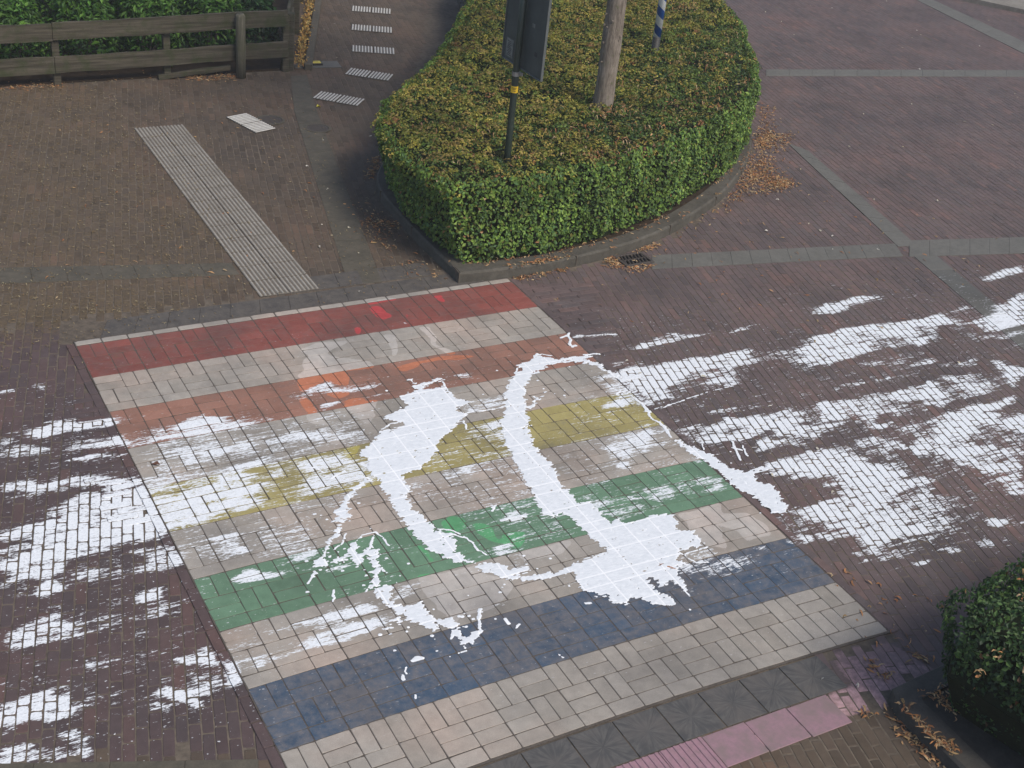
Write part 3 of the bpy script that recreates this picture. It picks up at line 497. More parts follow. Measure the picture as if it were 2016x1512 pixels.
# crossing frame: measured left and right edge marks of the ten bands
Lm = [(147,687),(183,749),(217,814),(247,877),(291,964),(335,1040),(382,1137),(428,1246),(488,1363),(550,1496)]
Rm_ = [(1010,560),(1059,609),(1112,661),(1169,704),(1240,766),(1307,829),(1395,905),(1460,975),(1551,1058),(1649,1155),(1747,1255)]
Lw = np.array([G(*p)[:2] for p in Lm]); Rw = np.array([G(*p)[:2] for p in Rm_])
cLx = np.polyfit(range(10), Lw[:, 0], 1); cLy = np.polyfit(range(10), Lw[:, 1], 1); cRx = np.polyfit(range(11), Rw[:, 0], 1); cRy = np.polyfit(range(11), Rw[:, 1], 1)
def XW(u, v):
    """u metres*unit 0..19 along the stripes, v bands 0..10 down the crossing -> world xy"""
    t = np.asarray(u) / 19.0; v = np.asarray(v)
    lx, ly, rx, ry = np.polyval(cLx, v), np.polyval(cLy, v), np.polyval(cRx, v), np.polyval(cRy, v)
    bul = .045 * 4 * t * (1 - t) * (v / 10).clip(0)
    return np.stack([lx + (rx - lx) * t, ly + (ry - ly) * t + bul], -1)
def XI(P):
    v = -P[..., 1] / .52; u = P[..., 0] / .2074
    for _ in range(6):
        q = XW(u, v); u = u + (P[..., 0] - q[..., 0]) / .2074; v = v - (P[..., 1] - q[..., 1]) / .52
    return u, v
ZX = .008
crossing = tag(empty('pedestrian_crossing', (1.95, -2.6, 0)), 'rainbow striped block crossing splashed with white paint', kind='structure')
def keepmat(o, parent):
    o.parent = parent; o.matrix_parent_inverse = parent.matrix_world.inverted(); return o
bpy.context.view_layer.update()
def crossing_rows(v0, nrow, par, rowpar, vunit=.2):
    """basket-weave blocks for one band; rows of half-height units"""
    C, A, L, W = [], [], [], []
    def add(u0, u1, va, vb):
        c = XW((u0 + u1) / 2, (va + vb) / 2); e = XW(u1, (va + vb) / 2) - XW(u0, (va + vb) / 2); g_ = XW((u0 + u1) / 2, vb) - XW((u0 + u1) / 2, va)
        ex, gy_ = np.hypot(*e), np.hypot(*g_)
        if ex >= gy_: C.append(c); A.append(math.atan2(e[1], e[0])); L.append(ex); W.append(gy_)
        else: C.append(c); A.append(math.atan2(g_[1], g_[0])); L.append(gy_); W.append(ex)
    r = 0
    while r < nrow:
        if nrow - r >= 2:
            for b in range(19):
                if (b + par + r // 2 + (random.random() < .07)) % 2 == 0:
                    add(b, b + .5, v0 + r * vunit, v0 + (r + 2) * vunit); add(b + .5, b + 1, v0 + r * vunit, v0 + (r + 2) * vunit)
                else:
                    add(b, b + 1, v0 + r * vunit, v0 + (r + 1) * vunit); add(b, b + 1, v0 + (r + 1) * vunit, v0 + (r + 2) * vunit)
            r += 2
        else:
            s = .5 if rowpar else 0
            for b in range(19):
                add(b, b + 1, v0 + r * vunit, v0 + (r + 1) * vunit)
            r += 1
    return np.array(C), np.array(A), np.array(L), np.array(W)
BANDS = [('painted_stripe', M_red, 'faded red stripe, farthest from the camera'), ('block_band', M_cream, 'plain grey band between red and orange'), ('painted_stripe', M_orange, 'dull orange stripe with white streaks'),
         ('block_band', M_cream, 'plain grey band between orange and yellow'), ('painted_stripe', M_yellow, 'ochre yellow stripe, half covered in white'), ('block_band', M_cream, 'plain grey band between yellow and green'),
         ('painted_stripe', M_green, 'green stripe crossed by white paint'), ('block_band', M_cream, 'plain beige band between green and blue'), ('painted_stripe', M_blue, 'worn dark blue stripe'), ('block_band', M_cream, 'clean beige band nearest the camera')]
for i, (nm, mt, lb) in enumerate(BANDS):
    C_, A_, L_, W_ = crossing_rows(i, 5, i % 2 + (0 if i != 9 else 1), i % 2)
    o = bricks(nm, C_, A_, L_, W_, 10, 5, ZX, mt, joint=.005, tilt=.002, zj=.0004, drop=.003, inset=.0018)
    keepmat(o, crossing); o['label'] = lb
u_ = np.arange(19) + .5
C_ = XW(u_, -.075 + 0 * u_); e = XW(1, 0) - XW(0, 0)
o = bricks('edge_row', C_, np.full(19, math.atan2(e[1], e[0])), np.full(19, .2074), np.full(19, .072), 8, 3, ZX, M_cream, joint=.006); keepmat(o, crossing)
# joint bed under the crossing
bed = [XW(-.02, -.17), XW(19.03, -.17)] + [XW(19.03 - i_ * 19.05 / 24, 10.03) for i_ in range(25)]
mb = MB(); mb.prism(bed[::-1], -.02, ZX - .0028); o = mb.build('joint_bed', M_xjoint); keepmat(o, crossing)
XPOLY = np.array(bed)

# ------------------------------------------------------------------ ground zones
ANG = math.radians(76)
KERB_OUT = np.array([(3.46,.10),(3.75,.07),(4.15,.05),(4.67,.09),(5.09,.14),(5.49,.24),(5.85,.36),(6.34,.60),(7.04,.98),(7.55,1.35),(8.05,1.80),(8.45,2.2),(8.83,2.68),(9.2,3.2),(9.55,3.75),(10.1,4.7),(10.6,5.7),(11.0,7.0),(11.1,8.6),(10.6,10.2),(9.4,10.9),(8.2,10.0),(7.5,8.2),(6.78,6.9),(5.9,5.55),(5.1,4.4),(4.35,3.4),(3.78,2.75),(3.53,2.3),(3.46,1.4),(3.45,.7)])
NKERB = np.array([(3.50,-5.70),(3.95,-5.66),(5.5,-5.50),(8.0,-5.3),(8.0,-9.5),(3.35,-9.5),(3.38,-8.0),(3.42,-6.6),(3.43,-5.85)])[::-1]
SIDE = np.array([(-6,.52),(-.1,.42),(.9,.36),(1.9,.30),(3.44,.17),(3.46,2.3),(4.0,3.3),(4.9,4.6),(6.3,7.0),(8.0,10.4),(9,13),(4.0,13),(4.05,6.25),(-6,6.25)])
SLABROW = np.array([XW(1.8,-.75), XW(17.9,-.70), XW(17.9,-.15), XW(1.2,-.15)])
LOWSIDE = np.array([(-3.2,-4.05),(-.80,-4.42),(-.05,-4.70),(.35,-5.33),(3.0,-5.26),(3.25,-5.5),(3.45,-5.78),(3.45,-9),(-3.2,-9)])
ROAD_L = np.array([(-6,-6.2),(-6,.52),(-.1,.42),(-.1,-.05),(.06,-5.3)]); ROAD_R = np.array([(3.86,.10),(4.15,.03),(4.67,.07),(5.09,.12),(5.49,.22),(6.34,.58),(7.04,.96),(8.05,1.78),(8.83,2.66),(9.55,3.73),(10.6,5.7),(11.1,8.6),(11.2,12),(26,12),(26,-7),(8,-5.4),(5.5,-5.5),(3.9,-5.64),(3.47,-5.70),(3.43,-5.82),(3.2,-5.5),(2.95,-5.24),(3.88,-5.26)])
def overlay_strip(poly_list, name, mat, z, rows=None):
    pass
def not_in(P, *polys):
    k = np.ones(len(P), bool)
    for p in polys: k &= ~inside(p, P)
    return k
def zone(name, poly, mat, ang=ANG, excl=(), fine=None, z=0.0, L=.205, W=.069, purple=False, label=None, near=None, **kw):
    P = running(poly, ang, L, W); P = P[not_in(P, *excl)]
    fr = np.array([vis(p) for p in P]); P = P[fr]
    den = sample(box_blur(np.maximum(D, SP > .2), 8), np.c_[P, np.zeros(len(P))]) > .01
    den &= (P[:, 0] > GX0 + .1) & (P[:, 0] < GX0 + GW * GS - .1) & (P[:, 1] > GY0 + .1) & (P[:, 1] < GY0 + GH * GS - .1)
    root = tag(empty(name), label, kind='structure')
    one = lambda n: np.ones(n)
    for k, (nx, ny) in ((den, (8, 3)), (~den, (2, 1))):
        q = P[k]
        if nx == 2 and mat is M_road: kw = dict(kw, drop=.0018, joint=.0045, tilt=.0018)
        if len(q):
            o = bricks('brick_surface', q, np.full(len(q), ang), one(len(q)) * L, one(len(q)) * W, nx, ny, z, mat, purple=purple, **kw); o.parent = root
    return root
def vis(p):
    c = RM @ (np.array([p[0], p[1], 0]) - CAM); x = F_PX * c[0] / c[2]; y = F_PX * c[1] / c[2]
    return c[2] > 0 and abs(x) < 1008 + 420 and abs(y) < 756 + 420
# wedge of cross-laid bricks against both crossing edges
WEDGE_L = np.array([(-.09,-.7),(-.09,-2.7),(-.24,-2.4),(-.36,-1.8),(-.26,-1.0)]); WEDGE_R = np.array([(4.02,-.10),(4.0,-2.3),(4.2,-1.6),(4.45,-.9),(4.72,-.25)])
EDGE_L = np.array([XW(-.04,-.1), XW(-.04,9.2), XW(-.20,9.2), XW(-.20,-.1)]); EDGE_R = np.array([XW(19.04,-.1), XW(19.04,10), XW(19.20,10), XW(19.20,-.1)])
road = zone('road', np.array([(-6,-6.2),(-6,.52),(-.1,.42),(.1,-5.3)]), M_roadl, excl=(XPOLY, LOWSIDE, EDGE_L), label='dark brick road with white paint dragged by tyres, left of crossing')
road2 = zone('road', ROAD_R, M_road, excl=(XPOLY, KERB_OUT, NKERB, LOWSIDE, EDGE_R), label='purple brown brick road right of the crossing', purple=True)
for wd, par, dx in ((WEDGE_L, road, EDGE_L), (WEDGE_R, road2, EDGE_R)):
    q = running(wd, math.radians(-3), .205, .069); q = q[not_in(q, XPOLY, dx, LOWSIDE)]
    o = bricks('brick_surface', q, np.full(len(q), math.radians(-3)), np.full(len(q), .205), np.full(len(q), .069), 8, 3, .0042, M_road if par is road2 else M_roadl, purple=par is road2); o.parent = par
for ed, par in ((-.185, road), (19.19, road2)):
    vv = np.arange(0, 9.3 if ed < 0 else 10, .39) + .1; q = XW(np.full(len(vv), ed), vv); a = XW(ed, 9) - XW(ed, 0)
    o = bricks('brick_surface', q, np.full(len(q), math.atan2(a[1], a[0])), np.full(len(q), .205), np.full(len(q), .069), 8, 3, .0070, M_road if par is road2 else M_roadl, purple=par is road2); o.parent = par
pave = zone('pavement', SIDE, M_pave, excl=(KERB_OUT, SLABROW), label='brown brick pavement and path full of moss and leaf crumbs')
lowp = zone('pavement', LOWSIDE, M_pave, excl=(NKERB, XPOLY), label='brown brick pavement at the near edge with the pink stripe', purple=True)

# base sheet to the horizon
mb = MB(); mb.add([(-300,-300,-.0030),(300,-300,-.0030),(300,300,-.0030),(-300,300,-.0030)], [(0,1,2,3)])
base = tag(mb.build('ground', M_joint), 'sandy joint bed and ground under the paving', kind='structure')

# ---- slab strips laid flush (each slab its own face block, 4 mm proud)
def slab_strip(name, A0, A1, B0, B1, n, mat, label, z=.006, joint=.0025, nu=1, parent=None, sub=3):
    """quads between line A0-A1 and line B0-B1, n slabs along, nu across"""
    A0, A1, B0, B1 = map(np.asarray, (A0, A1, B0, B1)); V = []; Fc = []; R = []
    for i in range(n):
        for j in range(nu):
            s0, s1 = i / n, (i + 1) / n; t0, t1 = j / nu, (j + 1) / nu
            f = lambda s, t: (A0 + (A1 - A0) * s) * (1 - t) + (B0 + (B1 - B0) * s) * t
            c = f((s0 + s1) / 2, (t0 + t1) / 2); dz = rng.normal(0, .0006); rr = rng.random(); b = len(V)
            cor = [f(s0, t0), f(s1, t0), f(s1, t1), f(s0, t1)]
            for zz, ins in ((z - .012, joint / 2), (z - .001 + dz, joint / 2), (z + dz, joint / 2 + .002)):
                for p in cor:
                    d = p - c; l = np.hypot(*d); q = c + d * (1 - ins * 1.41 / l); V.append((q[0], q[1], zz)); R.append(rr)
            for k in range(2):
                for e in range(4):
                    a = b + k * 4 + e; a2 = b + k * 4 + (e + 1) % 4; Fc.append((a, a2, a2 + 4, a + 4))
            Fc.append((b + 8, b + 9, b + 10, b + 11))
    o = mesh_np(name, V, Fc, mat, parent, {'rnd': R, 'D': sample(D, np.array(V))})
    if not parent: tag(o, label, kind='structure')
    else: o['label'] = label
    return o
M_strip = slab_mat('grey_slab', (.102, .100, .090), (.138, .134, .121))
M_strip2 = slab_mat('grey_slab_left', (.066, .060, .047), (.105, .092, .070), 6)
M_dslab = slab_mat('dark_slab', (.062, .057, .054), (.108, .096, .084), 9)
g = lambda x, y: G(x, y)[:2]
slab_strip('gutter_strip', g(1790,474), g(2100,465), g(1790,506), g(2100,497), 8, M_strip, 'grey slab strip running right across the road')
slab_strip('gutter_strip', g(1283,503), g(1762,480), g(1283,530), g(1778,505), 13, M_strip, 'grey slab gutter from the drain to the crossing of strips')
slab_strip('gutter_strip', g(1551,283), g(1768,486), g(1591,297), g(1806,484), 8, M_strip, 'grey slab strip running diagonally from the island kerb')
slab_strip('gutter_strip', g(1508,137), g(2100,139), g(1508,150), g(2100,152), 14, M_strip, 'far grey slab strip level with the island')
slab_strip('gutter_strip', g(1780,-12), g(2060,128), g(1802,-16), g(2080,112), 10, M_strip, 'far diagonal grey slab strip at upper right')
slab_strip('gutter_strip', g(-80,529), g(455,518), g(-80,562), g(472,541), 8, M_strip2, 'mossy grey slab row in the left pavement', z=.004)
slab_strip('gutter_strip', g(579,218), g(685,560), g(622,213), g(752,556), 10, M_strip2, 'grey slab strip running down to the crossing', z=.005, nu=1)
slab_strip('gutter_strip', g(572,150), g(579,218), g(604,148), g(622,213), 5, M_strip2, 'grey slab strip beside the fence end', z=.005)
slab_strip('gutter_strip', XW(1.6,-.70), XW(17.85,-.62), XW(1.0,-.165), XW(17.85,-.165), 13, M_dslab, 'row of dark slabs along the far crossing edge', z=.004)
slab_strip('gutter_strip', (.80 + .9,.36), (3.3,.33), (1.75,.62), (3.35,.60), 7, M_dslab, 'cracked dark slabs beside the tactile strip', z=.0035)
M_stripp = brick_mat('grey_slab_painted', [(0, (.112, .110, .099)), (.5, (.120, .117, .105)), (1, (.130, .127, .114))], mottled=.25, moss=False)
a_, b_ = (g(1797,506) + g(1845,503)) / 2, (g(2100,770) + g(2140,740)) / 2; ln_ = np.linalg.norm(b_ - a_); n_ = int(ln_ / .30); t_ = (np.arange(n_) + .5) / n_; wd_ = np.linalg.norm(g(1797,506) - g(1845,503)) * .92
o = bricks('gutter_strip', a_ + (b_ - a_) * t_[:, None], np.full(n_, math.atan2(*(b_ - a_)[::-1])), np.full(n_, ln_ / n_), np.full(n_, wd_), 13, 12, .005, M_stripp, joint=.003, drop=.004, tilt=.0005, zj=.0004)
tag(o, 'grey slab strip running below the crossing of strips, streaked with white paint', kind='structure')
# near dark slabs with scored crosses
M_star = None
m = new_mat('scored_slab'); q = N(m)
uvx = q.attr('su'); uvy = q.attr('sv'); R = q.attr('rnd')
ang_ = q.math('ARCTAN2', uvy, uvx); rad = q.math('SQRT', q.math('ADD', q.math('MULTIPLY', uvx, uvx), q.math('MULTIPLY', uvy, uvy)))
cv = q.n('ShaderNodeCombineXYZ', {0: q.math('MULTIPLY', q.math('ADD', ang_, q.math('MULTIPLY', R, 40)), 5.5), 1: q.math('MULTIPLY', rad, 1.3), 2: q.math('MULTIPLY', R, 20)}).outputs[0]
st = q.noise(1.0, 3, .6, cv); mid = q.noise(22, 4, .7)
col = q.mix(q.rng(st, .42, .6), (.070, .070, .071), (.112, .108, .103)); col = q.mix(q.rng(mid, .35, .7, 0, .65), col, (.07, .07, .07))
dg = q.math('ABSOLUTE', q.math('SUBTRACT', q.math('ABSOLUTE', uvx), q.math('ABSOLUTE', uvy)))
col = q.mix(q.math('MULTIPLY', q.rng(dg, .0, .035, .7, 0), q.rng(q.math('ADD', R, q.noise(9, 2)), .75, 1.1)), col, (.045, .045, .046)); col = q.mix(q.rng(q.noise(5, 4, .6), .45, .65, 0, .6), col, (.115, .105, .098))
q.out(col, .9, st, .10, .002, spec=.25)
M_star = m
V, Fc, su, sv, R_ = [], [], [], [], []
B0 = XW(0, 10.08); 
ee = (XW(16.1, 10.06) - XW(0, 10.06)); nn = 11; stp = ee / nn; pn = np.array([stp[1], -stp[0]]) / np.hypot(*stp) * .30
SLAB_O = []
for i in range(-1, nn):
    uu_ = 16.1 / nn; c0 = XW(uu_ * i, 10.045); c1 = XW(uu_ * (i + 1), 10.045); b = len(V); rr = rng.random(); cc = (c0 + c1) / 2 + pn / 2
    t = (c0 + c1) / 2; sag = .02
    cor = [c0, c1, c1 + pn, c0 + pn]
    for zz, ins in ((-.01, .004), (.003, .004), (.005, .008)):
        for k, p in enumerate(cor):
            d = p - cc; l = np.hypot(*d); r_ = cc + d * (1 - ins * 1.41 / l); V.append((r_[0], r_[1], zz)); su.append((-1, 1, 1, -1)[k]); sv.append((-1, -1, 1, 1)[k]); R_.append(rr)
    for k in range(2):
        for e_ in range(4): a = b + k * 4 + e_; a2 = b + k * 4 + (e_ + 1) % 4; Fc.append((a, a2, a2 + 4, a + 4))
    Fc.append((b + 8, b + 9, b + 10, b + 11))
o = tag(mesh_np('slab_row', V, Fc, M_star, None, {'su': su, 'sv': sv, 'rnd': R_}), 'row of dark scored square slabs below the crossing', kind='structure')
# far right pavement and lower left gutter slabs
M_far = slab_mat('far_concrete', (.17, .155, .13), (.24, .22, .19))
far = [g(1830,-12), g(2016,28), g(2300,90), g(2600,-60), g(2200,-180), g(1900,-60)]
mb = MB(); mb.prism([tuple(p) for p in far][::-1], -.02, .08); tag(mb.build('pavement', M_far), 'pale concrete pavement beyond the far kerb at upper right', kind='structure')
slab_strip('gutter_strip', (-2.6,-3.74), (-.10,-4.72), (-2.75,-4.10), (-.22,-5.08), 7, M_strip2, 'mossy slab gutter at the lower left edge of the road', z=.004)

# ------------------------------------------------------------------ spilled white paint: raised film
FS = .006
FILM = [
 ('C', [(1045,240),(1060,250),(1092,290),(1150,285),(1200,272),(1300,238),(1420,222),(1425,230),(1262,278),(1180,325),(1190,350),(1300,335),(1410,330),(1460,400),(1480,432),(1670,465),(1660,480),(1520,520),(1520,560),(1600,590),(1575,650),(1530,690),(1470,735),(1462,770),(1390,830),(1310,872),(1330,892),(1312,940),(1262,1000),(1262,1060),(1180,1085),(1130,1160),(960,1202),(1002,1290),(1092,1360),(965,1402),(1005,1460),(1040,1512),(870,1512),(832,1420),(762,1310),(752,1232),(650,1192),(632,1130),(642,1050),(560,1020),(545,960),(640,882),(720,822),(782,760),(950,702),(960,672),(860,662),(782,650),(862,580),(1000,520),(1012,490),(962,432),(935,412),(1000,400),(1100,352),(1058,320),(1085,300)]),
 ('D', [(958,0),(1100,0),(1170,125),(1250,155),(1275,215),(1362,280),(1370,325),(1500,350),(1560,420),(1570,500),(1625,560),(1700,590),(1790,600),(1900,592),(2030,650),(2030,745),(1950,722),(1830,672),(1700,612),(1540,592),(1440,562),(1400,512),(1320,492),(1290,442),(1200,392),(1150,300),(1080,222),(1030,170),(985,80)]),
 ('Y', [(760,300),(870,330),(940,355),(1095,318),(1105,350),(1010,388),(1100,388),(1180,375),(1345,340),(1372,370),(1260,392),(1195,408),(1100,402),(960,402),(880,372),(800,335)]),
 ('D', [(445,122),(520,95),(545,0),(600,0),(575,90),(590,130),(612,190),(545,210),(520,250),(500,330),(470,372),(430,408),(400,450),(358,525),(345,560),(400,592),(402,620),(305,632),(275,690),(262,690),(262,640),(238,640),(285,590),(325,560),(350,500),(385,440),(410,380),(478,320),(490,240),(415,232),(470,190)]),
 ('C', [(640,1190),(540,1270),(460,1340),(400,1420),(340,1512),(430,1512),(470,1420),(560,1310),(670,1230)]),
 ('D', [(600,430),(640,425),(655,500),(700,560),(700,600),(650,635),(610,600),(612,520),(545,555),(530,545)]), ('D', [(400,590),(545,545),(545,575),(410,612)]), ('D', [(690,530),(740,480),(800,455),(850,470),(830,510),(870,620),(912,662),(860,690),(860,762),(842,812),(770,850),(730,865),(780,780),(800,700),(760,682),(810,660),(770,560),(760,520)]),
 ('D', [(780,832),(860,802),(960,798),(972,860),(1002,980),(1100,990),(1232,968),(1372,1120),(1390,1180),(1345,1222),(1290,1182),(1232,1152),(1100,1122),(1052,1072),(1042,1132),(940,1162),(945,1235),(925,1200),(930,1112),(1010,1090),(960,1022),(900,952),(820,890)]),
 ('D', [(1350,1072),(1440,1112),(1502,1090),(1552,1190),(1470,1192),(1382,1152)]), ('D', [(1500,1190),(1560,1212),(1602,1252),(1662,1262),(1732,1200),(1775,1220),(1742,1282),(1692,1352),(1640,1302),(1618,1350),(1610,1402),(1592,1350),(1592,1302),(1530,1262)]),
 ('X', [(1490,590),(1380,600),(1250,615),(1190,598),(1180,582),(1140,590),(1130,620),(1050,650),(1060,690),(1020,685),(1020,722),(990,740),(960,832),(965,900),(945,980),(960,1082),(1000,1182),(1040,1252),(1080,1332),(1130,1402),(1150,1452),(1185,1540),(1400,1540),(1370,1442),(1300,1372),(1282,1312),(1250,1232),(1172,1182),(1130,1112),(1108,1040),(1112,960),(1090,940),(1092,882),(1080,842),(1090,772),(1130,712),(1200,662),(1300,632),(1420,634),(1500,655),(1570,694),(1636,740),(1650,730),(1580,682),(1510,630),(1430,614),(1515,598)]),
 ('X', [(1090,920),(1140,860),(1200,798),(1205,812),(1165,860),(1120,910)]),
 ('E', [(280,0),(400,112),(410,190),(430,232),(560,292),(680,342),(790,432),(862,500),(930,560),(1020,650),(1000,662),(880,700),(712,770),(732,850),(842,1000),(900,1012),(922,1050),(935,1048),(925,1012),(1000,1022),(1060,1060),(1105,1090),(1115,1070),(1200,1100),(1240,1032),(1342,1062),(1382,1092),(1500,1105),(1605,1135),(1605,1050),(1500,1010),(1400,950),(1380,880),(1440,900),(1500,950),(1560,900),(1620,930),(1700,985),(1735,1032),(1690,900),(1640,852),(1642,790),(1702,762),(1640,722),(1662,640),(1762,622),(1852,600),(1832,540),(1762,470),(1622,452),(1642,400),(1602,340),(1530,310),(1402,330),(1332,380),(1202,412),(1140,362),(1040,382),(1002,352),(950,290),(880,230),(780,222),(702,130),(622,70),(602,0)]),
 ('F', [(640,832),(722,868),(800,915),(870,930),(940,968),(1042,1008),(1082,1060),(1180,1108),(1332,1150),(1400,1122),(1482,1098),(1545,1075),(1550,1110),(1402,1160),(1422,1230),(1552,1260),(1622,1350),(1682,1442),(1700,1530),(1560,1520),(1430,1402),(1302,1332),(1232,1290),(1130,1192),(1032,1112),(942,1052),(832,1002),(780,952),(700,890)]),
]
LINES = [ # crop, half width m, points
 ('F', .007, [(0,212),(60,235),(130,275),(200,335)]), ('F', .006, [(150,450),(190,420),(240,440),(280,425),(270,460),(340,500)]), ('F', .012, [(340,505),(380,530),(440,600)]), ('F', .016, [(430,600),(450,605)]), ('F', .008, [(440,605),(440,640),(490,685),(540,700)]), ('F', .012, [(540,700),(590,750),(610,790),(640,832)]), ('F', .004, [(500,585),(700,520),(960,430),(1200,370)]),
 ('D', .006, [(1370,330),(1500,340),(1640,370),(1740,470),(1820,525)]), ('D', .005, [(1380,290),(1500,305),(1600,345),(1700,420)]), ('D', .006, [(268,690),(240,730),(208,785)]), ('D', .005, [(620,430),(700,350),(820,318),(880,370),(940,440)]), ('D', .005, [(800,460),(770,420),(810,350)]), ('D', .006, [(770,800),(730,860)]),
 ('D', .009, [(1768,1015),(1755,1110),(1762,1190)]), ('D', .006, [(1512,1220),(1505,1280)]), ('D', .007, [(1150,1480),(1200,1452),(1248,1450)]), ('D', .006, [(450,840),(445,900),(432,945)]), ('D', .006, [(560,330),(520,420),(450,480)]), ('D', .006, [(700,540),(770,460),(800,370)]),
 ('K', .009, [(415,755),(470,735),(485,715)]), ('K', .011, [(470,735),(500,770),(490,800),(510,825),(540,815)]), ('K', .006, [(60,1040),(70,1000),(110,970),(180,950),(230,880),(300,890),(350,895)]), ('K', .005, [(540,735),(640,735),(760,722),(870,725)]), ('K', .009, [(600,890),(680,880),(730,885)]),
 ('C', .006, [(1360,270),(1400,330),(1460,400)]), ('C', .006, [(1560,650),(1600,700),(1600,740)]), ('C', .005, [(940,415),(1010,490)]), ('C', .006, [(1570,590),(1640,570),(1900,540),(2016,500)]), ('C', .006, [(760,745),(850,690),(960,665)]), ('C', .006, [(0,1130),(110,1120),(200,1180)]), ('C', .008, [(240,1240),(330,1190),(400,1160)]),
 ('C', .006, [(970,660),(1000,690),(960,600)]), ('E', .005, [(930,735),(1050,705),(1180,720)]), ('E', .005, [(1650,650),(1800,750),(1900,740)]), ('E', .006, [(1530,620),(1660,760),(1740,760)]), ('E', .006, [(1700,670),(1800,640),(1900,610)]), ('E', .006, [(1560,830),(1720,1010),(1740,1030)]), ('E', .010, [(150,1230),(180,1270)]), ('E', .005, [(240,1310),(270,1275)]),
 ('F', .008, [(1200,870),(1220,930),(1270,1040)]), ('F', .006, [(1290,910),(1330,1000)]), ('F', .006, [(1200,930),(1290,950)]), ('F', .005, [(930,900),(940,950)]), ('E', .008, [(40,270),(70,255),(40,300)]), ('E', .010, [(120,380),(230,350),(320,345)]),
 ('Y', .010, [(430,885),(480,872)]), ('Y', .008, [(355,970),(360,1000)]), ('Y', .006, [(378,925),(383,965)]), ('Y', .006, [(432,1090),(434,1108)]), ('Y', .010, [(970,645),(985,665)]), ('Y', .005, [(1280,848),(1310,870)]), ('Y', .005, [(1030,690),(1050,670)]), ('Y', .009, [(1445,545),(1465,545)]),
]
sdm = []
for c, l in FILM: sdm.append(('p', pts(c, l)))
for c, hw, l in LINES: sdm.append(('l', pts(c, l), hw))
x0, y0, x1, y1 = -.2, -5.2, 6.2, -.4
fw, fh = int((x1 - x0) / FS), int((y1 - y0) / FS)
fX, fY = np.meshgrid(x0 + np.arange(fw + 1) * FS, y0 + np.arange(fh + 1) * FS)
FP = np.stack([fX, fY], -1)
FF = np.full(FP.shape[:2], -.08)
wob = np.stack([(vnoise(FP, (20, 34), 1) - .5) * .03 + (vnoise(FP, (60, 90), 5) - .5) * .014, (vnoise(FP, (22, 50), 2) - .5) * .022 + (vnoise(FP, (70, 120), 6) - .5) * .010], -1)
rag = (vnoise(FP, (14, 75), 8) - .5) * .036 + (vnoise(FP, (40, 150), 9) - .5) * .034 + (vnoise(FP, (11, 30), 10) - .5) * .02
for it in sdm:
    pl = it[1]; a = pl.min(0) - .1; b = pl.max(0) + .1
    i0, i1 = max(0, int((a[0] - x0) / FS)), min(fw + 1, int((b[0] - x0) / FS)); j0, j1 = max(0, int((a[1] - y0) / FS)), min(fh + 1, int((b[1] - y0) / FS))
    if i0 >= i1 or j0 >= j1: continue
    sub = FP[j0:j1, i0:i1]
    if it[0] == 'p': s = signed(pl, sub + wob[j0:j1, i0:i1]) + rag[j0:j1, i0:i1] * .9
    else: s = it[2] * 1.25 - seg_dist(pl, sub + wob[j0:j1, i0:i1] * .45) + rag[j0:j1, i0:i1] * .12
    FF[j0:j1, i0:i1] = np.maximum(FF[j0:j1, i0:i1], s)
# splash droplets
dr = np.random.default_rng(3)
for _ in range(600):
    it = sdm[dr.integers(len(FILM))][1]; p = it[dr.integers(len(it))] + dr.normal(0, .10, 2) * (1.5, .8); r_ = .0025 + dr.random() ** 4 * .012
    i, j = int((p[0] - x0) / FS), int((p[1] - y0) / FS); k = 5
    if k < i < fw - k and k < j < fh - k:
        sub = FP[j - k:j + k, i - k:i + k]; FF[j - k:j + k, i - k:i + k] = np.maximum(FF[j - k:j + k, i - k:i + k], r_ - np.linalg.norm((sub - p) * (1, 1.2), axis=-1))
# pin holes in the film
FF = np.minimum(FF, (.80 - vnoise(FP, (24, 60), 21) * .5 - vnoise(FP, (70, 150), 22) * .5) * .10 + .004)
cell = (FF[:-1, :-1] > 0).astype(int) + (FF[1:, :-1] > 0) + (FF[:-1, 1:] > 0) + (FF[1:, 1:] > 0) >= 3
gyy, gxx = np.gradient(FF, FS); g2 = gxx ** 2 + gyy ** 2 + 1e-3
outm = ~(FF > 0); near_ = np.zeros_like(outm); near_[1:-1, 1:-1] = outm[:-2, 1:-1] | outm[2:, 1:-1] | outm[1:-1, :-2] | outm[1:-1, 2:] | outm[1:-1, 1:-1]
sx = np.clip(-FF * gxx / g2, -FS * .5, FS * .5) * near_; sy = np.clip(-FF * gyy / g2, -FS * .5, FS * .5) * near_
used = np.zeros_like(outm); used[:-1, :-1] |= cell; used[1:, :-1] |= cell; used[:-1, 1:] |= cell; used[1:, 1:] |= cell
idx = -np.ones(used.shape, int); idx[used] = np.arange(used.sum())
P = np.stack([fX + sx, fY + sy], -1)[used]
u, v = XI(P); on = (u > -.02) & (u < 19.02) & (v > -.15) & (v < 10.02)
fu = np.abs(u - np.round(u)) * .2074; fv = np.abs(v * 5 - np.round(v * 5)) * .105
fu2 = np.abs(u * 2 - np.round(u * 2)) * .1037
jt = np.minimum(fu, np.where((np.round(v * 5) % 5 % 2 == 0), fv, 9)); jt = np.where(on, np.clip(1 - jt / .009, 0, 1), 0)
hgt = np.clip(FF[used] / .012, 0, 1) ** .5
Z = np.where(on | ((u > 19) & (u < 19.6)), ZX + .0014, .0045) + hgt * .0035 - jt * .0015
jj, ii = np.nonzero(cell)
Fc = np.stack([idx[jj, ii], idx[jj, ii + 1], idx[jj + 1, ii + 1], idx[jj + 1, ii]], -1)
m = new_mat('wet_white_paint'); q = N(m)
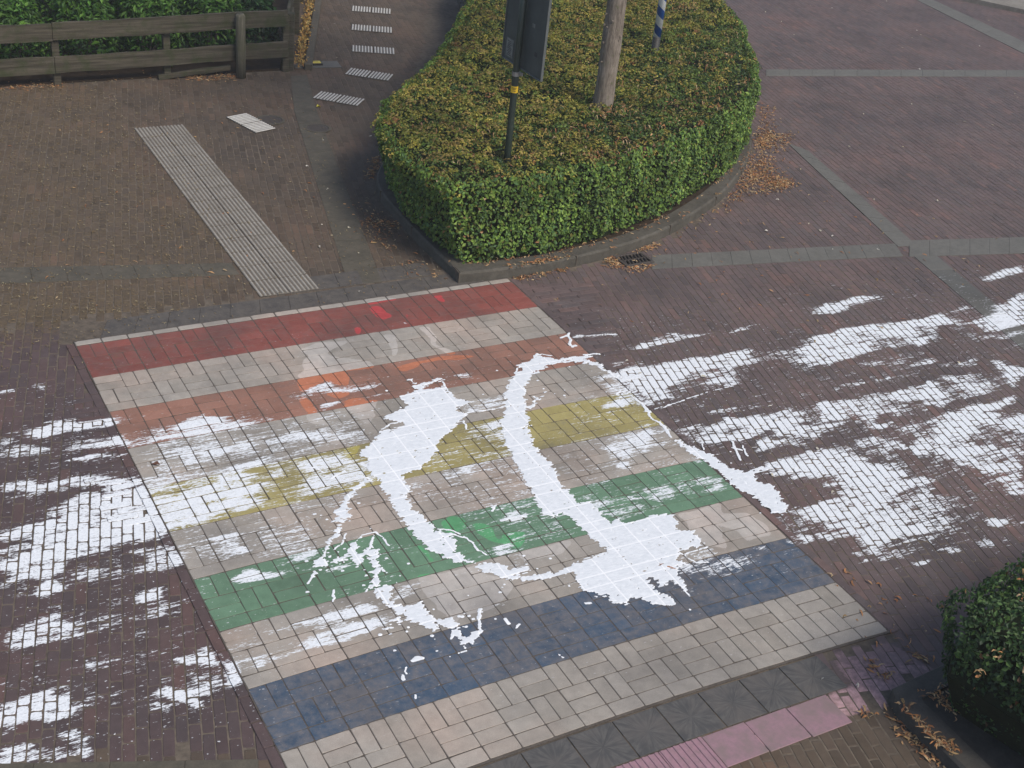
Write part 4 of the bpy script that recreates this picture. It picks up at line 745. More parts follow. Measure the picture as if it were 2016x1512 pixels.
n1 = q.noise(1, 4, .65, q.map((22, 70, 1), rot=-.05)); n2 = q.noise(26, 4, .6)
c = q.mix(q.rng(q.math('ADD', q.math('MULTIPLY', n1, .6), q.math('MULTIPLY', n2, .4)), .36, .66), (.77, .80, .83), (.61, .645, .68))
c = q.mix(q.rng(q.attr('jt'), .2, .9, 0, .9), c, (.92, .93, .94)); c = q.mix(q.rng(q.attr('thk'), .05, .5, .6, 0), c, (.87, .89, .91))
q.out(c, .42, q.math('ADD', n1, q.math('MULTIPLY', n2, .5)), .35, .003, spec=.4)
M_film = m
spill = mesh_np('paint_spill', np.c_[P, Z], Fc, M_film, None, {'jt': jt, 'thk': np.clip(FF[used] / .03, 0, 1)}, smooth=True)
tag(spill, 'thick white paint poured in two curved trails over the rainbow crossing', 'paint spill')

# ------------------------------------------------------------------ leaf scatter
def leaves(name, P, Nn, size, col, mat, parent=None, aspect=.62, curl=.25, seed=1):
    """one four-corner folded leaf per point"""
    r = np.random.default_rng(seed); n = len(P)
    Nn = Nn / np.linalg.norm(Nn, axis=1)[:, None]
    t = np.cross(Nn, r.normal(size=(n, 3))); t /= np.linalg.norm(t, axis=1)[:, None] + 1e-9; b = np.cross(Nn, t)
    sz = (size * (.65 + .7 * r.random(n)))[:, None] if np.ndim(size) else (size * (.65 + .7 * r.random(n)))[:, None]
    h = Nn * sz * curl * r.normal(1, .5, n)[:, None]
    V = np.stack([P - t * sz * .5, P + b * sz * aspect * .5 + h * .6, P + t * sz * .5 - h * .4, P - b * sz * aspect * .5 + h * .6], 1).reshape(-1, 3)
    F_ = np.arange(4 * n).reshape(n, 4)
    F3 = np.concatenate([F_[:, [0, 1, 2]], F_[:, [0, 2, 3]]])
    return mesh_np(name, V, F3, mat, parent, cols=np.repeat(col, 4, 0))
def leaf_mat(name, rough=.55, trans=.25):
    m = new_mat(name); q = N(m)
    b = q.n('ShaderNodeBsdfPrincipled', {'Base Color': q.attr('col', 0), 'Roughness': rough}); b.inputs['Specular IOR Level'].default_value = .35
    tr = q.n('ShaderNodeBsdfTranslucent', {0: q.attr('col', 0)})
    mx = q.n('ShaderNodeMixShader', {0: trans, 1: b.outputs[0], 2: tr.outputs[0]})
    m.node_tree.links.new(mx.outputs[0], q.n('ShaderNodeOutputMaterial').inputs[0]); return m
M_leaf = leaf_mat('leaf'); M_dry = leaf_mat('dry_leaf', .8, .1)
def palette(cols, n, r, w=None, var=.25):
    cols = np.array(cols); c = cols[r.choice(len(cols), n, p=w)]
    return c * (1 + (r.random((n, 1)) - .5) * 2 * var)
GREENS = [(.060,.105,.024), (.095,.155,.030), (.046,.090,.030), (.125,.185,.036), (.07,.12,.022)]
OLIVES = [(.37,.32,.06), (.27,.25,.048), (.35,.27,.07), (.22,.24,.045), (.27,.20,.065), (.19,.215,.04)]
DRY = [(.38,.18,.07), (.42,.25,.12), (.27,.12,.05), (.42,.31,.18), (.18,.10,.06), (.33,.22,.10)]

def curls(name, P, col, mat, length=.07, width=.010, parent=None, seed=2, up=None, flat=.5):
    """long narrow dead leaves, bent and twisted"""
    r = np.random.default_rng(seed); n = len(P)
    a = r.random(n) * 2 * np.pi; L = length * (.5 + r.random(n)); Wd = width * (.6 + .8 * r.random(n)); k = r.normal(0, 2.0, n)
    V = np.zeros((n, 4, 2, 3)); pos = P.copy(); ang = a.copy()
    rise = np.abs(r.normal(0, flat, n)) * .014
    for i in range(4):
        w_ = Wd * (.35, 1, .9, .2)[i] / 2; dx, dy = np.cos(ang), np.sin(ang); tw = r.normal(0, .5, n)
        off = np.stack([-dy * np.cos(tw), dx * np.cos(tw), np.sin(tw)], 1) * w_[:, None]
        zz = np.array([0, 0, rise[0] * 0]) ; p = pos.copy(); p[:, 2] += rise * (0, 1, 1.2, .3)[i] + .003
        V[:, i, 0] = p - off; V[:, i, 1] = p + off
        pos[:, 0] += dx * L / 3; pos[:, 1] += dy * L / 3; ang = ang + k * .33
    V[..., 2] = np.maximum(V[..., 2], (P[:, 2] + .0015)[:, None, None])
    V = V.reshape(-1, 3); base_ = np.arange(n) * 8
    f = np.array([[0, 1, 3, 2], [2, 3, 5, 4], [4, 5, 7, 6]])
    Fq = (f[None] + base_[:, None, None]).reshape(-1, 4)
    return mesh_np(name, V, Fq, mat, parent, cols=np.repeat(col, 8, 0))

def ring_pts(poly, n, r):
    poly = np.asarray(poly); q = np.vstack([poly, poly[:1]]); d = np.linalg.norm(np.diff(q, axis=0), axis=1); c = np.r_[0, np.cumsum(d)]
    s = r.random(n) * c[-1]; i = np.searchsorted(c, s, side='right') - 1; i = np.clip(i, 0, len(poly) - 1); t = (s - c[i]) / d[i]
    p = q[i] * (1 - t[:, None]) + q[i + 1] * t[:, None]; e = (q[i + 1] - q[i]) / d[i][:, None]
    return p, np.stack([e[:, 1], -e[:, 0]], 1)          # outward for counter-clockwise polygons
def area_pts(poly, n, r):
    poly = np.asarray(poly); a, b = poly.min(0), poly.max(0); out = []
    while sum(map(len, out)) < n:
        p = a + r.random((n, 2)) * (b - a); out.append(p[inside(poly, p)])
    return np.concatenate(out)[:n]
def inset(poly, d):
    poly = np.asarray(poly); n = len(poly); o = []
    for i in range(n):
        e0 = poly[i] - poly[i - 1]; e1 = poly[(i + 1) % n] - poly[i]; e0 = e0 / np.linalg.norm(e0); e1 = e1 / np.linalg.norm(e1)
        nn_ = np.array([-(e0[1] + e1[1]), e0[0] + e1[0]]); nn_ /= np.linalg.norm(nn_); o.append(poly[i] + nn_ * d / max(.5, (nn_ @ np.array([-e0[1], e0[0]]))))
    return np.array(o)

# ------------------------------------------------------------------ kerbs
def kerb(name, outer, width, h, mat, label):
    outer = np.asarray(outer)
    top0 = inset(outer, .022); inn = inset(outer, width); n = len(outer)
    root = MB(); v = []; 
    for ring_, z in ((outer, -.02), (inset(outer, .006), h - .02), (top0, h), (inn, h), (inset(outer, width + .004), -.02)): v += [(p[0], p[1], z) for p in ring_]
    f = [(k * n + i, k * n + (i + 1) % n, (k + 1) * n + (i + 1) % n, (k + 1) * n + i) for k in range(4) for i in range(n)]
    o = mesh_np(name, v, f, mat, None, {'rnd': np.full(len(v), .5)})
    return tag(o, label, kind='structure')
def dense(poly, step=.22):
    out = []; poly = np.asarray(poly)
    for a, b in zip(poly, np.roll(poly, -1, 0)):
        k = max(1, int(np.linalg.norm(b - a) / step)); out += [a + (b - a) * t / k for t in range(k)]
    return np.array(out)
def smooth(poly, it=2, fix=()):
    p = np.asarray(poly, float)
    for _ in range(it):
        q = np.roll(p, 1, 0) * .25 + p * .5 + np.roll(p, -1, 0) * .25
        for i in fix: q[i] = p[i]
        p = q
    return p
KO = dense(KERB_OUT); KO = smooth(KO, 2, fix=(0,))
kerb('kerb', KO, .17, .105, M_kerb, 'grey concrete kerb curving round the hedge island')
NK = dense(NKERB, .2)
kerb('kerb', NK, .16, .10, M_nkerb, 'dark concrete kerb round the near hedge bed')
# kerb stone joints
mb = MB()
for k in range(0, len(KO), 4):
    a = KO[k]; t = KO[(k + 1) % len(KO)] - a; t /= np.linalg.norm(t); nn_ = np.array([-t[1], t[0]])
    c = a + nn_ * .085; mb.box((c[0], c[1], .0545), (.006, .176, .105), math.atan2(t[1], t[0]))
o = tag(mb.build('kerb_joint', M_joint), 'thin joints between the island kerb stones', kind='structure')
mb = MB(); mb.prism([tuple(p) for p in inset(KO, .172)], -.02, .075); tag(mb.build('soil_bed', M_soil), 'dark soil under the island hedge', kind='structure')
M_bedn = slab_mat('near_bed', (.028, .028, .026), (.06, .056, .05), 5)
mb = MB(); mb.prism([tuple(p) for p in inset(NK, .162)], -.02, .085); tag(mb.build('soil_bed', M_bedn), 'dark bed under the near hedge', kind='structure')

# ------------------------------------------------------------------ island hedge
HB = np.array([(3.56,.26),(4.36,.24),(5.12,.36),(5.85,.62),(6.5,.93),(7.1,1.24),(7.9,1.78),(8.5,2.4),(9.0,3.05),(9.5,3.9),(10.0,4.8),(10.45,5.9),(10.7,7.2),(10.5,9),(9.5,10.4),(8.4,9.6),(7.5,8.1),(6.78,6.55),(5.95,5.35),(5.2,4.25),(4.48,3.35),(3.92,2.65),(3.60,2.08),(3.50,1.3)])
HT = HB.copy(); HT[:, 0] -= np.clip((4.6 - HB[:, 0]) / 1.2, 0, 1) * .24; HT[:, 1] += np.clip((2.2 - HB[:, 1]) / 2, 0, 1) * .05
HH = .88
M_core = ground_mat('hedge_core', (.006, .010, .004), (.02, .026, .010), 12)
hedge = tag(empty('hedge', (6.5, 3.5, 0)), 'large clipped hedge on the kerbed island, olive and orange on top, green sides', 'hedge'); bpy.context.view_layer.update()
mb = MB(); mb.prism([tuple(p) for p in inset(HB, .07)], .05, HH - .07, flare=[tuple(p) for p in inset(HT, .08)]); keepmat(mb.build('branch_mass', M_core), hedge)
r = np.random.default_rng(11)
def height_top(P2):
    edge = np.clip(seg_dist(np.vstack([HT, HT[:1]]), P2) / .25, 0, 1)
    return HH - .11 * (1 - edge) ** 2 + (vnoise(P2, 3.2, 31) - .5) * .07 + (vnoise(P2, 9, 32) - .5) * .045
POLE = np.array([4.305, .905]); TREE = np.array([6.03, 1.96]); BLUE = np.array([7.89, 3.72])
# sides
n = 52000
p, nr = ring_pts(HB, n, r); 
keepv = (nr[:, 1] < .3) | (nr[:, 0] < .2) ; p, nr = p[keepv], nr[keepv]; n = len(p)
hh = r.random(n) ** .85; zz = .10 + hh * (HH - .08)
flare = np.clip((4.6 - p[:, 0]) / 1.2, 0, 1) * .24 * hh
P3 = np.c_[p[:, 0] - flare, p[:, 1] + np.clip((2.2 - p[:, 1]) / 2, 0, 1) * .05 * hh, zz]
s_ = np.c_[p[:, 0] + p[:, 1] * .7, zz]
bulge = (vnoise(s_, 3.0, 41) - .5) * .09 + (vnoise(s_, 9, 42) - .5) * .06 - .05 * np.clip((.2 - zz) / .15, 0, 1) - .07 * np.clip((hh - .9) / .1, 0, 1) ** 2
dep = -.06 * r.random(n) ** 1.5 + .012
P3[:, :2] += nr * (bulge + dep)[:, None]
Nr = np.c_[nr, np.full(n, .55)] + r.normal(0, .55, (n, 3))
cn = vnoise(s_, 5, 43)
col = palette(GREENS, n, r, var=.3) * (1.2 + .95 * cn)[:, None]
yl = r.random(n) < .05; col[yl] = palette([(.14,.17,.03),(.17,.16,.04)], yl.sum(), r)
dr_ = r.random(n) < .012; col[dr_] = palette(DRY, dr_.sum(), r)
keepmat(leaves('side_leaves', P3, Nr, .040, col, M_leaf, seed=3), hedge)
# top: olive flower-head clumps at the back and left, finer green with dead leaves at front and right
nc = 5200
cp = area_pts(HT, nc, r); holes = np.min([np.linalg.norm(cp - POLE - np.array([-.12, .02]), axis=1), np.linalg.norm(cp - BLUE, axis=1)], 0)
ol = np.clip(.5 + (cp[:, 1] * .55 - (cp[:, 0] - 4.2) * .42) + (vnoise(cp, 1.3, 51) - .5) * .9, 0, 1)
keepc = r.random(nc) < (.35 + .65 * ol); cp, ol, holes = cp[keepc], ol[keepc], holes[keepc]; nc = len(cp)
k = 17; rad = .04 + .045 * r.random(nc)
th = r.random((nc, k)) * 2 * np.pi; ph = np.arccos(r.random((nc, k)) ** .8)
dirs = np.stack([np.sin(ph) * np.cos(th), np.sin(ph) * np.sin(th), np.cos(ph) * .8], -1)
cz = height_top(cp) + .02 * r.random(nc) - .10 * np.clip((.20 - holes) / .1, 0, 1)
PC = np.c_[cp, cz][:, None] + dirs * rad[:, None, None]
cc_ = palette(OLIVES, nc, r, var=.25) * (.7 + .5 * vnoise(cp, 2.2, 52))[:, None]
isg = r.random(nc) > ol * .85 + .05
cc_[isg] = palette(GREENS, isg.sum(), r)
ob = r.random(nc) < .02; cc_[ob] = palette([(.30,.15,.06), (.24,.12,.05)], ob.sum(), r)
colc = np.repeat(cc_, k, 0) * (1 + r.normal(0, .16, (nc * k, 1))).clip(.5, 1.6)
keepmat(leaves('crown_clumps', PC.reshape(-1, 3), (dirs + np.array([0, 0, .5])).reshape(-1, 3), .030, colc, M_leaf, seed=4), hedge)
n = 46000
tp = area_pts(HT, n, r); hz = height_top(tp); hd = np.min([np.linalg.norm(tp - POLE - np.array([-.12, .02]), axis=1), np.linalg.norm(tp - BLUE, axis=1) + .06], 0)
P3 = np.c_[tp, hz - .03 * r.random(n) - .12 * np.clip((.22 - hd) / .1, 0, 1)]
gcol = palette(GREENS + [(.15,.16,.035), (.19,.18,.04)], n, r, var=.3) * (.85 + .6 * vnoise(tp, 4, 53))[:, None]
keepmat(leaves('top_leaves', P3, np.c_[r.normal(0, .55, (n, 2)), np.ones(n)], .036, gcol, M_leaf, seed=5), hedge)
# dead leaves caught in the hedge top
patches = [G(*q_, .9)[:2] for q_ in [(1215,222),(1245,218),(1200,228),(1270,285),(1200,300),(1235,292),(1160,305),(1040,315),(1310,280),(1290,290),(1330,205),(1320,215),(1375,185),(1420,110),(1390,130),(1465,160),(1440,75),(1350,12),(1370,20),(1345,120),(1410,205),(1440,190),(1340,240),(1180,250),(1090,265),(1255,250),(1460,60),(1230,170),(925,262),(860,248)]]
lp = []
for q_ in patches: m_ = r.integers(14, 42); lp.append(q_ + r.normal(0, 1, (m_, 2)) * [.15, .09])
lp.append(area_pts(HT, 250, r)); extra = area_pts(HT, 800, r); extra = extra[(extra[:, 0] - 4.2) * .42 - extra[:, 1] * .55 + r.normal(0, .6, 800) > -.2]; lp.append(extra)
lp = np.concatenate(lp); lp = lp[inside(HT, lp)]
P3 = np.c_[lp, height_top(lp) + .015]
o = curls('fallen_leaves', P3, palette(DRY, len(P3), r), M_dry, .05, .012, flat=1.6, seed=6)
tag(o, 'orange brown dead leaves caught on top of the hedge', kind='stuff')

# ------------------------------------------------------------------ litter on the ground
def blob_pts(c, l, n, soft=.05):
    poly = pts(c, l); p = area_pts(poly, n, r); return p + r.normal(0, soft, p.shape)
L1 = [blob_pts('T', [(455,620),(520,640),(540,790),(640,800),(620,860),(540,900),(530,1000),(640,1060),(660,1100),(560,1130),(420,1150),(300,1200),(150,1260),(0,1350),(0,1370),(180,1240),(330,1100),(400,980),(440,880),(470,780)], 950, .06),
      blob_pts('T', [(380,960),(520,960),(520,1060),(360,1110),(330,1090)], 330, .05), blob_pts('T', [(440,800),(530,780),(520,880),(440,880)], 330, .04), blob_pts('T', [(500,1100),(560,1060),(650,1080),(560,1120)], 200, .05),
      blob_pts('K', [(0,270),(200,230),(480,170),(500,195),(300,245),(100,275)], 190, .03), blob_pts('K', [(780,120),(860,100),(900,150),(900,200),(820,200)], 110, .02), blob_pts('K', [(900,200),(1080,170),(1150,150),(1150,180),(1000,240)], 60, .02), blob_pts('K', [(980,80),(1180,0),(1200,10),(1010,90)], 80, .01),
      blob_pts('U', [(780,870),(1090,900),(1100,930),(900,940),(820,900)], 90, .05), blob_pts('U', [(850,530),(900,430),(960,400),(900,500),(870,600)], 130, .04), blob_pts('U', [(720,700),(1000,900),(1000,1100),(1400,1300),(1300,1310),(900,1050)], 130, .08),
      blob_pts('R', [(880,1060),(940,1080),(1100,1230),(1300,1400),(1440,1512),(1300,1512),(1060,1330),(940,1160)], 190, .02), blob_pts('R', [(680,640),(880,740),(860,820),(820,760)], 30, .02), blob_pts('R', [(1080,590),(1220,610),(1220,650),(1080,620)], 16, .02), blob_pts('R', [(670,1070),(760,1090),(700,1130)], 10, .01),
      blob_pts('P', [(1500,210),(1560,260),(1570,370),(1400,440),(1250,520)], 160, .1), blob_pts('P', [(0,178),(120,172),(110,160),(0,165)], 160, .04), blob_pts('P', [(350,152),(465,145),(465,158),(380,160)], 190, .03), blob_pts('P', [(200,160),(300,150),(310,135),(200,145)], 90, .05),
      blob_pts('P', [(1500,300),(2016,480),(1700,700),(1100,600)], 130, .1), blob_pts('P', [(0,200),(560,200),(640,560),(100,600)], 90, .2), blob_pts('P', [(1600,1100),(1850,1180),(1830,1340),(1740,1360)], 40, .05)]
L1 = np.concatenate(L1)
inK = inside(KO, L1); inN = inside(NK, L1)
P3 = np.c_[L1, np.where(inK, .107, np.where(inN, .10, .004))]
far_ = inside(inset(HB, -.02), L1); P3 = P3[~far_]
o = curls('fallen_leaves', P3, palette(DRY, len(P3), r), M_dry, .048, .011, seed=7, flat=.45)
tag(o, 'orange curled dead leaves drifted along kerbs, drain and fence', kind='stuff')
kb, kn = ring_pts(inset(KO, .15), 1100, r); kb = kb + r.normal(0, .03, kb.shape); mk = (kn[:, 1] < 0) & (vnoise(kb, 2.0, 77) > .42)
P3 = np.c_[kb[mk], np.full(mk.sum(), .108)]
nb2 = blob_pts('R', [(1170,1000),(1400,990),(1450,1100),(1470,1230),(1380,1160),(1240,1060)], 90, .03); P3 = np.r_[P3, np.c_[nb2, np.full(len(nb2), .103)]]
o = curls('fallen_leaves', P3, palette(DRY, len(P3), r), M_dry, .042, .011, seed=8, flat=.5); tag(o, 'dead leaves lying on the kerb stones at the foot of the hedges', kind='stuff')
# crumbs: seed husks and leaf crumbs over the left pavement
n = 14000; cp = area_pts(np.array([(-2,-.6),(3.4,-.2),(4.0,6.4),(-.5,6.4)]), n, r); mo = sample(MO, np.c_[cp, np.zeros(n)])
cp = cp[(r.random(n) < mo * 1.3) & ~inside(XPOLY, cp)]
col = palette([(.17,.12,.06), (.22,.17,.09), (.12,.085,.045), (.26,.22,.13)], len(cp), r)
o = curls('leaf_crumbs', np.c_[cp, np.full(len(cp), .004)], col, M_dry, .026, .007, seed=9, flat=.5); tag(o, 'pale leaf crumbs and husks scattered over the mossy bricks', kind='stuff')
# small pale bits scattered over the road
n = 260; bp = np.concatenate([area_pts(ROAD_R, n, r)]); bp = bp[not_in(bp, XPOLY, KERB_OUT)]
bp = np.r_[bp, pts('U', [(510,920),(570,1000),(490,1075),(845,1222),(1125,1218),(875,255),(790,1130),(800,1415),(720,945),(405,485),(520,290),(540,660)]), pts('T', [(1355,225),(1380,180),(1190,125),(490,75),(655,210),(1960,560),(1970,580),(750,1325),(815,1370),(880,1400),(1495,1185),(1130,1185)]), pts('P', [(640,60),(660,48),(665,115),(690,100),(1520,800),(1525,830)])]
o = curls('litter_bits', np.c_[bp, np.full(len(bp), .005)], palette([(.6,.57,.5), (.5,.46,.36), (.35,.3,.2)], len(bp), r), M_dry, .035, .018, seed=10, flat=.4); tag(o, 'tiny pale scraps and petals scattered over road and path', kind='stuff')

# ------------------------------------------------------------------ near hedge, lower right
NB = np.array([(3.66,-5.97),(3.82,-5.83),(4.4,-5.77),(6.4,-5.60),(6.4,-8.4),(4.05,-8.4),(3.93,-7.0)])[::-1]
near = tag(empty('hedge', (5, -7, 0)), 'dark green clipped hedge at the lower right corner', 'hedge'); bpy.context.view_layer.update()
HN = .90
NBO = NB - np.array([.19, 0]) * (NB[:, :1] < 4.2); mb = MB(); mb.prism([tuple(p) for p in inset(NB, .08)], .04, .42, flare=[tuple(p) for p in inset(NBO, .07)]); mb.prism([tuple(p) for p in inset(NBO, .075)], .42, HN - .10, flare=[tuple(p) for p in inset(NBO, .13)]); keepmat(mb.build('branch_mass', M_core), near)
n = 30000; p, nr = ring_pts(NB, n, r); kk = (nr[:, 0] < .6); p, nr = p[kk], nr[kk]; n = len(p)
hh = r.random(n); zz = .10 + hh * (HN - .10); s_ = np.c_[p[:, 0] * 1.3 + p[:, 1], zz]
off = (vnoise(s_, 3.5, 61) - .5) * .08 + (vnoise(s_, 10, 62) - .5) * .05 - .06 * r.random(n) + .02
blg = np.interp(zz, [.1, .35, .65, .8, .9], [-.06, .05, .18, .17, .05]); off += blg * np.clip(-nr[:, 0], 0, 1) + .3 * blg * np.clip(nr[:, 1], 0, 1)
P3 = np.c_[p + nr * off[:, None], zz]
NG = [(.034,.072,.026), (.052,.105,.030), (.024,.052,.024), (.075,.14,.038), (.04,.08,.028)]
col = palette(NG, n, r, var=.3) * (.65 + .8 * vnoise(s_, 5, 63))[:, None]; yl = r.random(n) < .02; col[yl] = palette(DRY, yl.sum(), r) * .6
keepmat(leaves('side_leaves', P3, np.c_[nr, np.full(n, .4)] + r.normal(0, .55, (n, 3)), .034, col, M_leaf, seed=12), near)
n = 17000; NBO = NB - np.array([.12, 0]) * (NB[:, :1] < 4.2); tp = area_pts(NBO, n, r); e_ = np.clip(seg_dist(np.vstack([NBO, NBO[:1]]), tp) / .3, 0, 1)
P3 = np.c_[tp, HN - .12 * (1 - e_) ** 2 + (vnoise(tp, 4, 64) - .5) * .09 - .03 * r.random(n)]
col = palette(NG + [(.06,.10,.03)], n, r, var=.3) * (.7 + .8 * vnoise(tp, 6, 65))[:, None]
keepmat(leaves('top_leaves', P3, np.c_[r.normal(0, .6, (n, 2)), np.ones(n)], .034, col, M_leaf, seed=13), near)
lp = np.concatenate([G(*q_, .75)[:2] + r.normal(0, .025, (6, 2)) for q_ in [(2003,1175),(2000,1225),(2010,1180),(1950,1335),(2010,1375),(1915,1370)]])
o = curls('fallen_leaves', np.c_[lp, np.full(len(lp), HN + .01)], palette(DRY, len(lp), r), M_dry, .034, .012, seed=14, flat=.8); tag(o, 'few orange dead leaves on the near hedge', kind='stuff')

# ------------------------------------------------------------------ tree in the island
m = new_mat('bark'); q = N(m)
n1 = q.noise(1, 5, .7, q.map((38, 38, 7))); n2 = q.noise(9, 4, .6); n3 = q.noise(70, 3, .6)
c = q.mix(q.rng(n1, .35, .65), (.11, .09, .073), (.28, .24, .20)); c = q.mix(q.rng(n2, .5, .7, 0, .45), c, (.30, .265, .23)); c = q.mix(q.rng(q.noise(16, 4, .7), .60, .68, 0, .6), c, (.10, .12, .05))
q.out(c, .9, q.math('ADD', n1, q.math('MULTIPLY', n3, .4)), .8, .012, spec=.2); M_bark = m
tree = tag(empty('tree', (TREE[0], TREE[1], 0)), 'young street tree with grey brown trunk rising from the hedge top', 'tree')
mb = MB(); path, rad = [], []
for i in range(40):
    z = .05 + i * .115; path.append((math.sin(z * 1.3) * .012 - .006 * max(0, z - .9), math.cos(z * 1.1) * .01, z)); rad.append((.112 if z > 1.0 else .112 + .012 * (1 - z)) * (1 - .035 * z) + .003 * math.sin(z * 9))
mb.tube(path, rad, 20)
for k_, (a, h) in enumerate([(.6, 2.9), (2.2, 3.2), (3.6, 3.4), (4.9, 3.0), (1.2, 4.1), (4.2, 4.2), (5.8, 3.8)]):
    pp = [(0, 0, h)]; 
    for i in range(1, 7): pp.append((math.cos(a + .1 * i) * .2 * i * (1 + .05 * i), math.sin(a + .1 * i) * .2 * i, h + .28 * i))
    mb.tube(pp, [.05 - .007 * i for i in range(7)], 8)
tk = mb.build('trunk', M_bark, tree, True)
me = tk.data; cv_ = np.zeros(len(me.vertices) * 3); me.vertices.foreach_get('co', cv_); cv_ = cv_.reshape(-1, 3)
nb_ = vnoise(np.c_[np.arctan2(cv_[:, 1], cv_[:, 0]) * 3, cv_[:, 2] * 6], 1.0, 71) - .5; cv_[:, :2] *= (1 + .06 * nb_)[:, None]; me.vertices.foreach_set('co', cv_.ravel())
cc = np.concatenate([np.array([[math.cos(a) * 1.1, math.sin(a) * 1.1, h + 1.8]]) + r.normal(0, [.5, .5, .45], (700, 3)) for a, h in [(.9, 2.9), (2.6, 3.2), (4.0, 3.4), (5.2, 3.2), (1.2, 4.3), (4.2, 4.5), (0, 5.2)]])
leaves('crown', cc, r.normal(0, 1, cc.shape) + [0, 0, .8], .10, palette(GREENS + [(.12,.14,.03)], len(cc), r), M_leaf, tree, seed=21)
for _ in range(26):
    mb = MB(); a = r.random() * 6.28; z = .9 + r.random() * 1.2; mb.box((math.cos(a) * .108, math.sin(a) * .108, z), (.02, .02, .012 + .02 * r.random()), a, bev=.004); mb.build('bark_knob', M_bark, tree)

# ------------------------------------------------------------------ sign with its back to us
def plain(name, col, rough=.5, metal=0.0, bump=0, spec=.5, var=.15, scale=12):
    m = new_mat(name); q = N(m); a = q.noise(scale, 5, .65)
    c = q.mix(q.rng(a, .35, .7), tuple(x * (1 - var) for x in col), tuple(min(1, x * (1 + var)) for x in col))
    return q.out(c, rough, a if bump else None, bump, .003, spec=spec, extra={'Metallic': metal})
M_pole = plain('dark_green_metal', (.022, .034, .026), .45); M_back = plain('sign_back_grey', (.060, .075, .074), .5, .0, var=.2, scale=5); M_rim = plain('sign_rim', (.13, .145, .145), .4, .3)
M_yel = plain('yellow_sticker', (.75, .48, .02), .5); M_blk = plain('black_print', (.02, .02, .02), .6); M_stk = plain('pale_sticker', (.17, .18, .17), .6, var=.3, scale=30); M_alu = plain('clamp_metal', (.35, .36, .36), .35, .8); M_smu = plain('smudge_dark', (.035, .038, .038), .8)
sign = tag(empty('road_sign', (POLE[0], POLE[1], 0)), 'road sign seen from behind, grey back on dark green pole in the hedge', 'road sign')
mb = MB(); mb.tube([(0, 0, 0), (0, 0, 1.0), (0, 0, 2.0), (0, 0, 2.82)], .033, 20); mb.build('pole', M_pole, sign, True)
mb = MB(); mb.tube([(0, 0, .62), (0, 0, .74)], [.055, .05], 20); mb.build('ground_sleeve', M_kerb, sign, True)
da = math.atan2(-.69, .04); PX = .048
def sbox(nm, cy, cz, sy, sz, mat, x=.055, th=.012, bev=.003, parent=sign):
    mb_ = MB(); mb_.box((x, cy, cz), (th, sy, sz), 0, bev=bev); return mb_.build(nm, mat, parent)
SY0, SY1, SZ0, SZ1 = -.387, .372, 1.725, 2.75
pan = sbox('sign_panel', (SY0 + SY1) / 2, (SZ0 + SZ1) / 2, SY1 - SY0, SZ1 - SZ0, M_back)
mb = MB()
for yy in (SY0, SY1): mb.box((.050, yy, (SZ0 + SZ1) / 2), (.026, .010, SZ1 - SZ0), 0, bev=.002)
mb.box((.050, (SY0 + SY1) / 2, SZ0), (.026, SY1 - SY0 - .012, .010), 0, bev=.002); mb.build('sign_rim', M_rim, pan)
mb = MB(); mb.tube([(0, 0, 1.66), (0, 0, 1.70)], .039, 20); mb.box((.02, -.055, 1.69), (.012, .05, .03), .3, bev=.002); mb.build('clamp', M_alu, sign)
sk = sbox('sticker', .25, 1.845, .13, .17, M_stk, .0475, .002, 0, pan); sk['label'] = 'faded pale notice sticker with fine print'
mb = MB()
for i in range(9): mb.box((.0462, .25 + (.0 if i % 3 else .01), 1.905 - i * .016), (.0012, .08 - .02 * (i % 2), .005))
mb.build('print_line', M_smu, sk)
sk2 = sbox('sticker', -.15, 2.17, .05, .035, M_stk, .0475, .002, 0, pan); sk2['label'] = 'small pale label near the pole'
mb = MB(); mb.box((.0482, -.24, 1.93), (.001, .05, .04)); mb.build('smudge', M_smu, pan)
mb = MB(); mb.tube([(0, 0, 1.50), (0, 0, 1.565)], .0345, 24, cap=False); ys = mb.build('yellow_sticker', M_yel, sign, True)
mb = MB()
va = math.atan2(CAM[1] - POLE[1], CAM[0] - POLE[0])
for row, z, nchar in ((0, 1.548, 5), (1, 1.536, 4), (2, 1.520, 3)):
    for i in range(nchar):
        a = va + (i - nchar / 2 + .5) * .26; mb.box((math.cos(a) * .0348, math.sin(a) * .0348, z), (.001, .006, .007), a)
mb.build('print', M_blk, ys)

# ------------------------------------------------------------------ blue and white striped post
m = new_mat('spiral_stripe'); q = N(m)
tc = q.n('ShaderNodeTexCoord').outputs['Object']; sp_ = q.n('ShaderNodeSeparateXYZ', {0: tc})
an = q.math('DIVIDE', q.math('ARCTAN2', sp_.outputs[1], sp_.outputs[0]), 2 * math.pi)
fr_ = q.math('FRACT', q.math('ADD', q.math('ADD', q.math('DIVIDE', sp_.outputs[2], .225), an), .17))
c = q.mix(q.math('GREATER_THAN', fr_, .5), (.72, .74, .76), (.016, .085, .34)); c = q.mix(q.rng(q.noise(20, 4, .6), .5, .8, 0, .3), c, (.25, .25, .24))
q.out(c, .4); M_spi = m
post = tag(empty('striped_post', (BLUE[0], BLUE[1], 0)), 'blue and white spiral striped post with black foot in the hedge', 'striped post')
mb = MB(); mb.tube([(0, 0, .98), (0, 0, 2.0), (0, 0, 3.0)], .048, 24); mb.build('striped_tube', M_spi, post, True)
mb = MB(); mb.tube([(0, 0, .0), (0, 0, 1.03)], .0495, 24); mb.build('black_foot', M_blk, post, True)

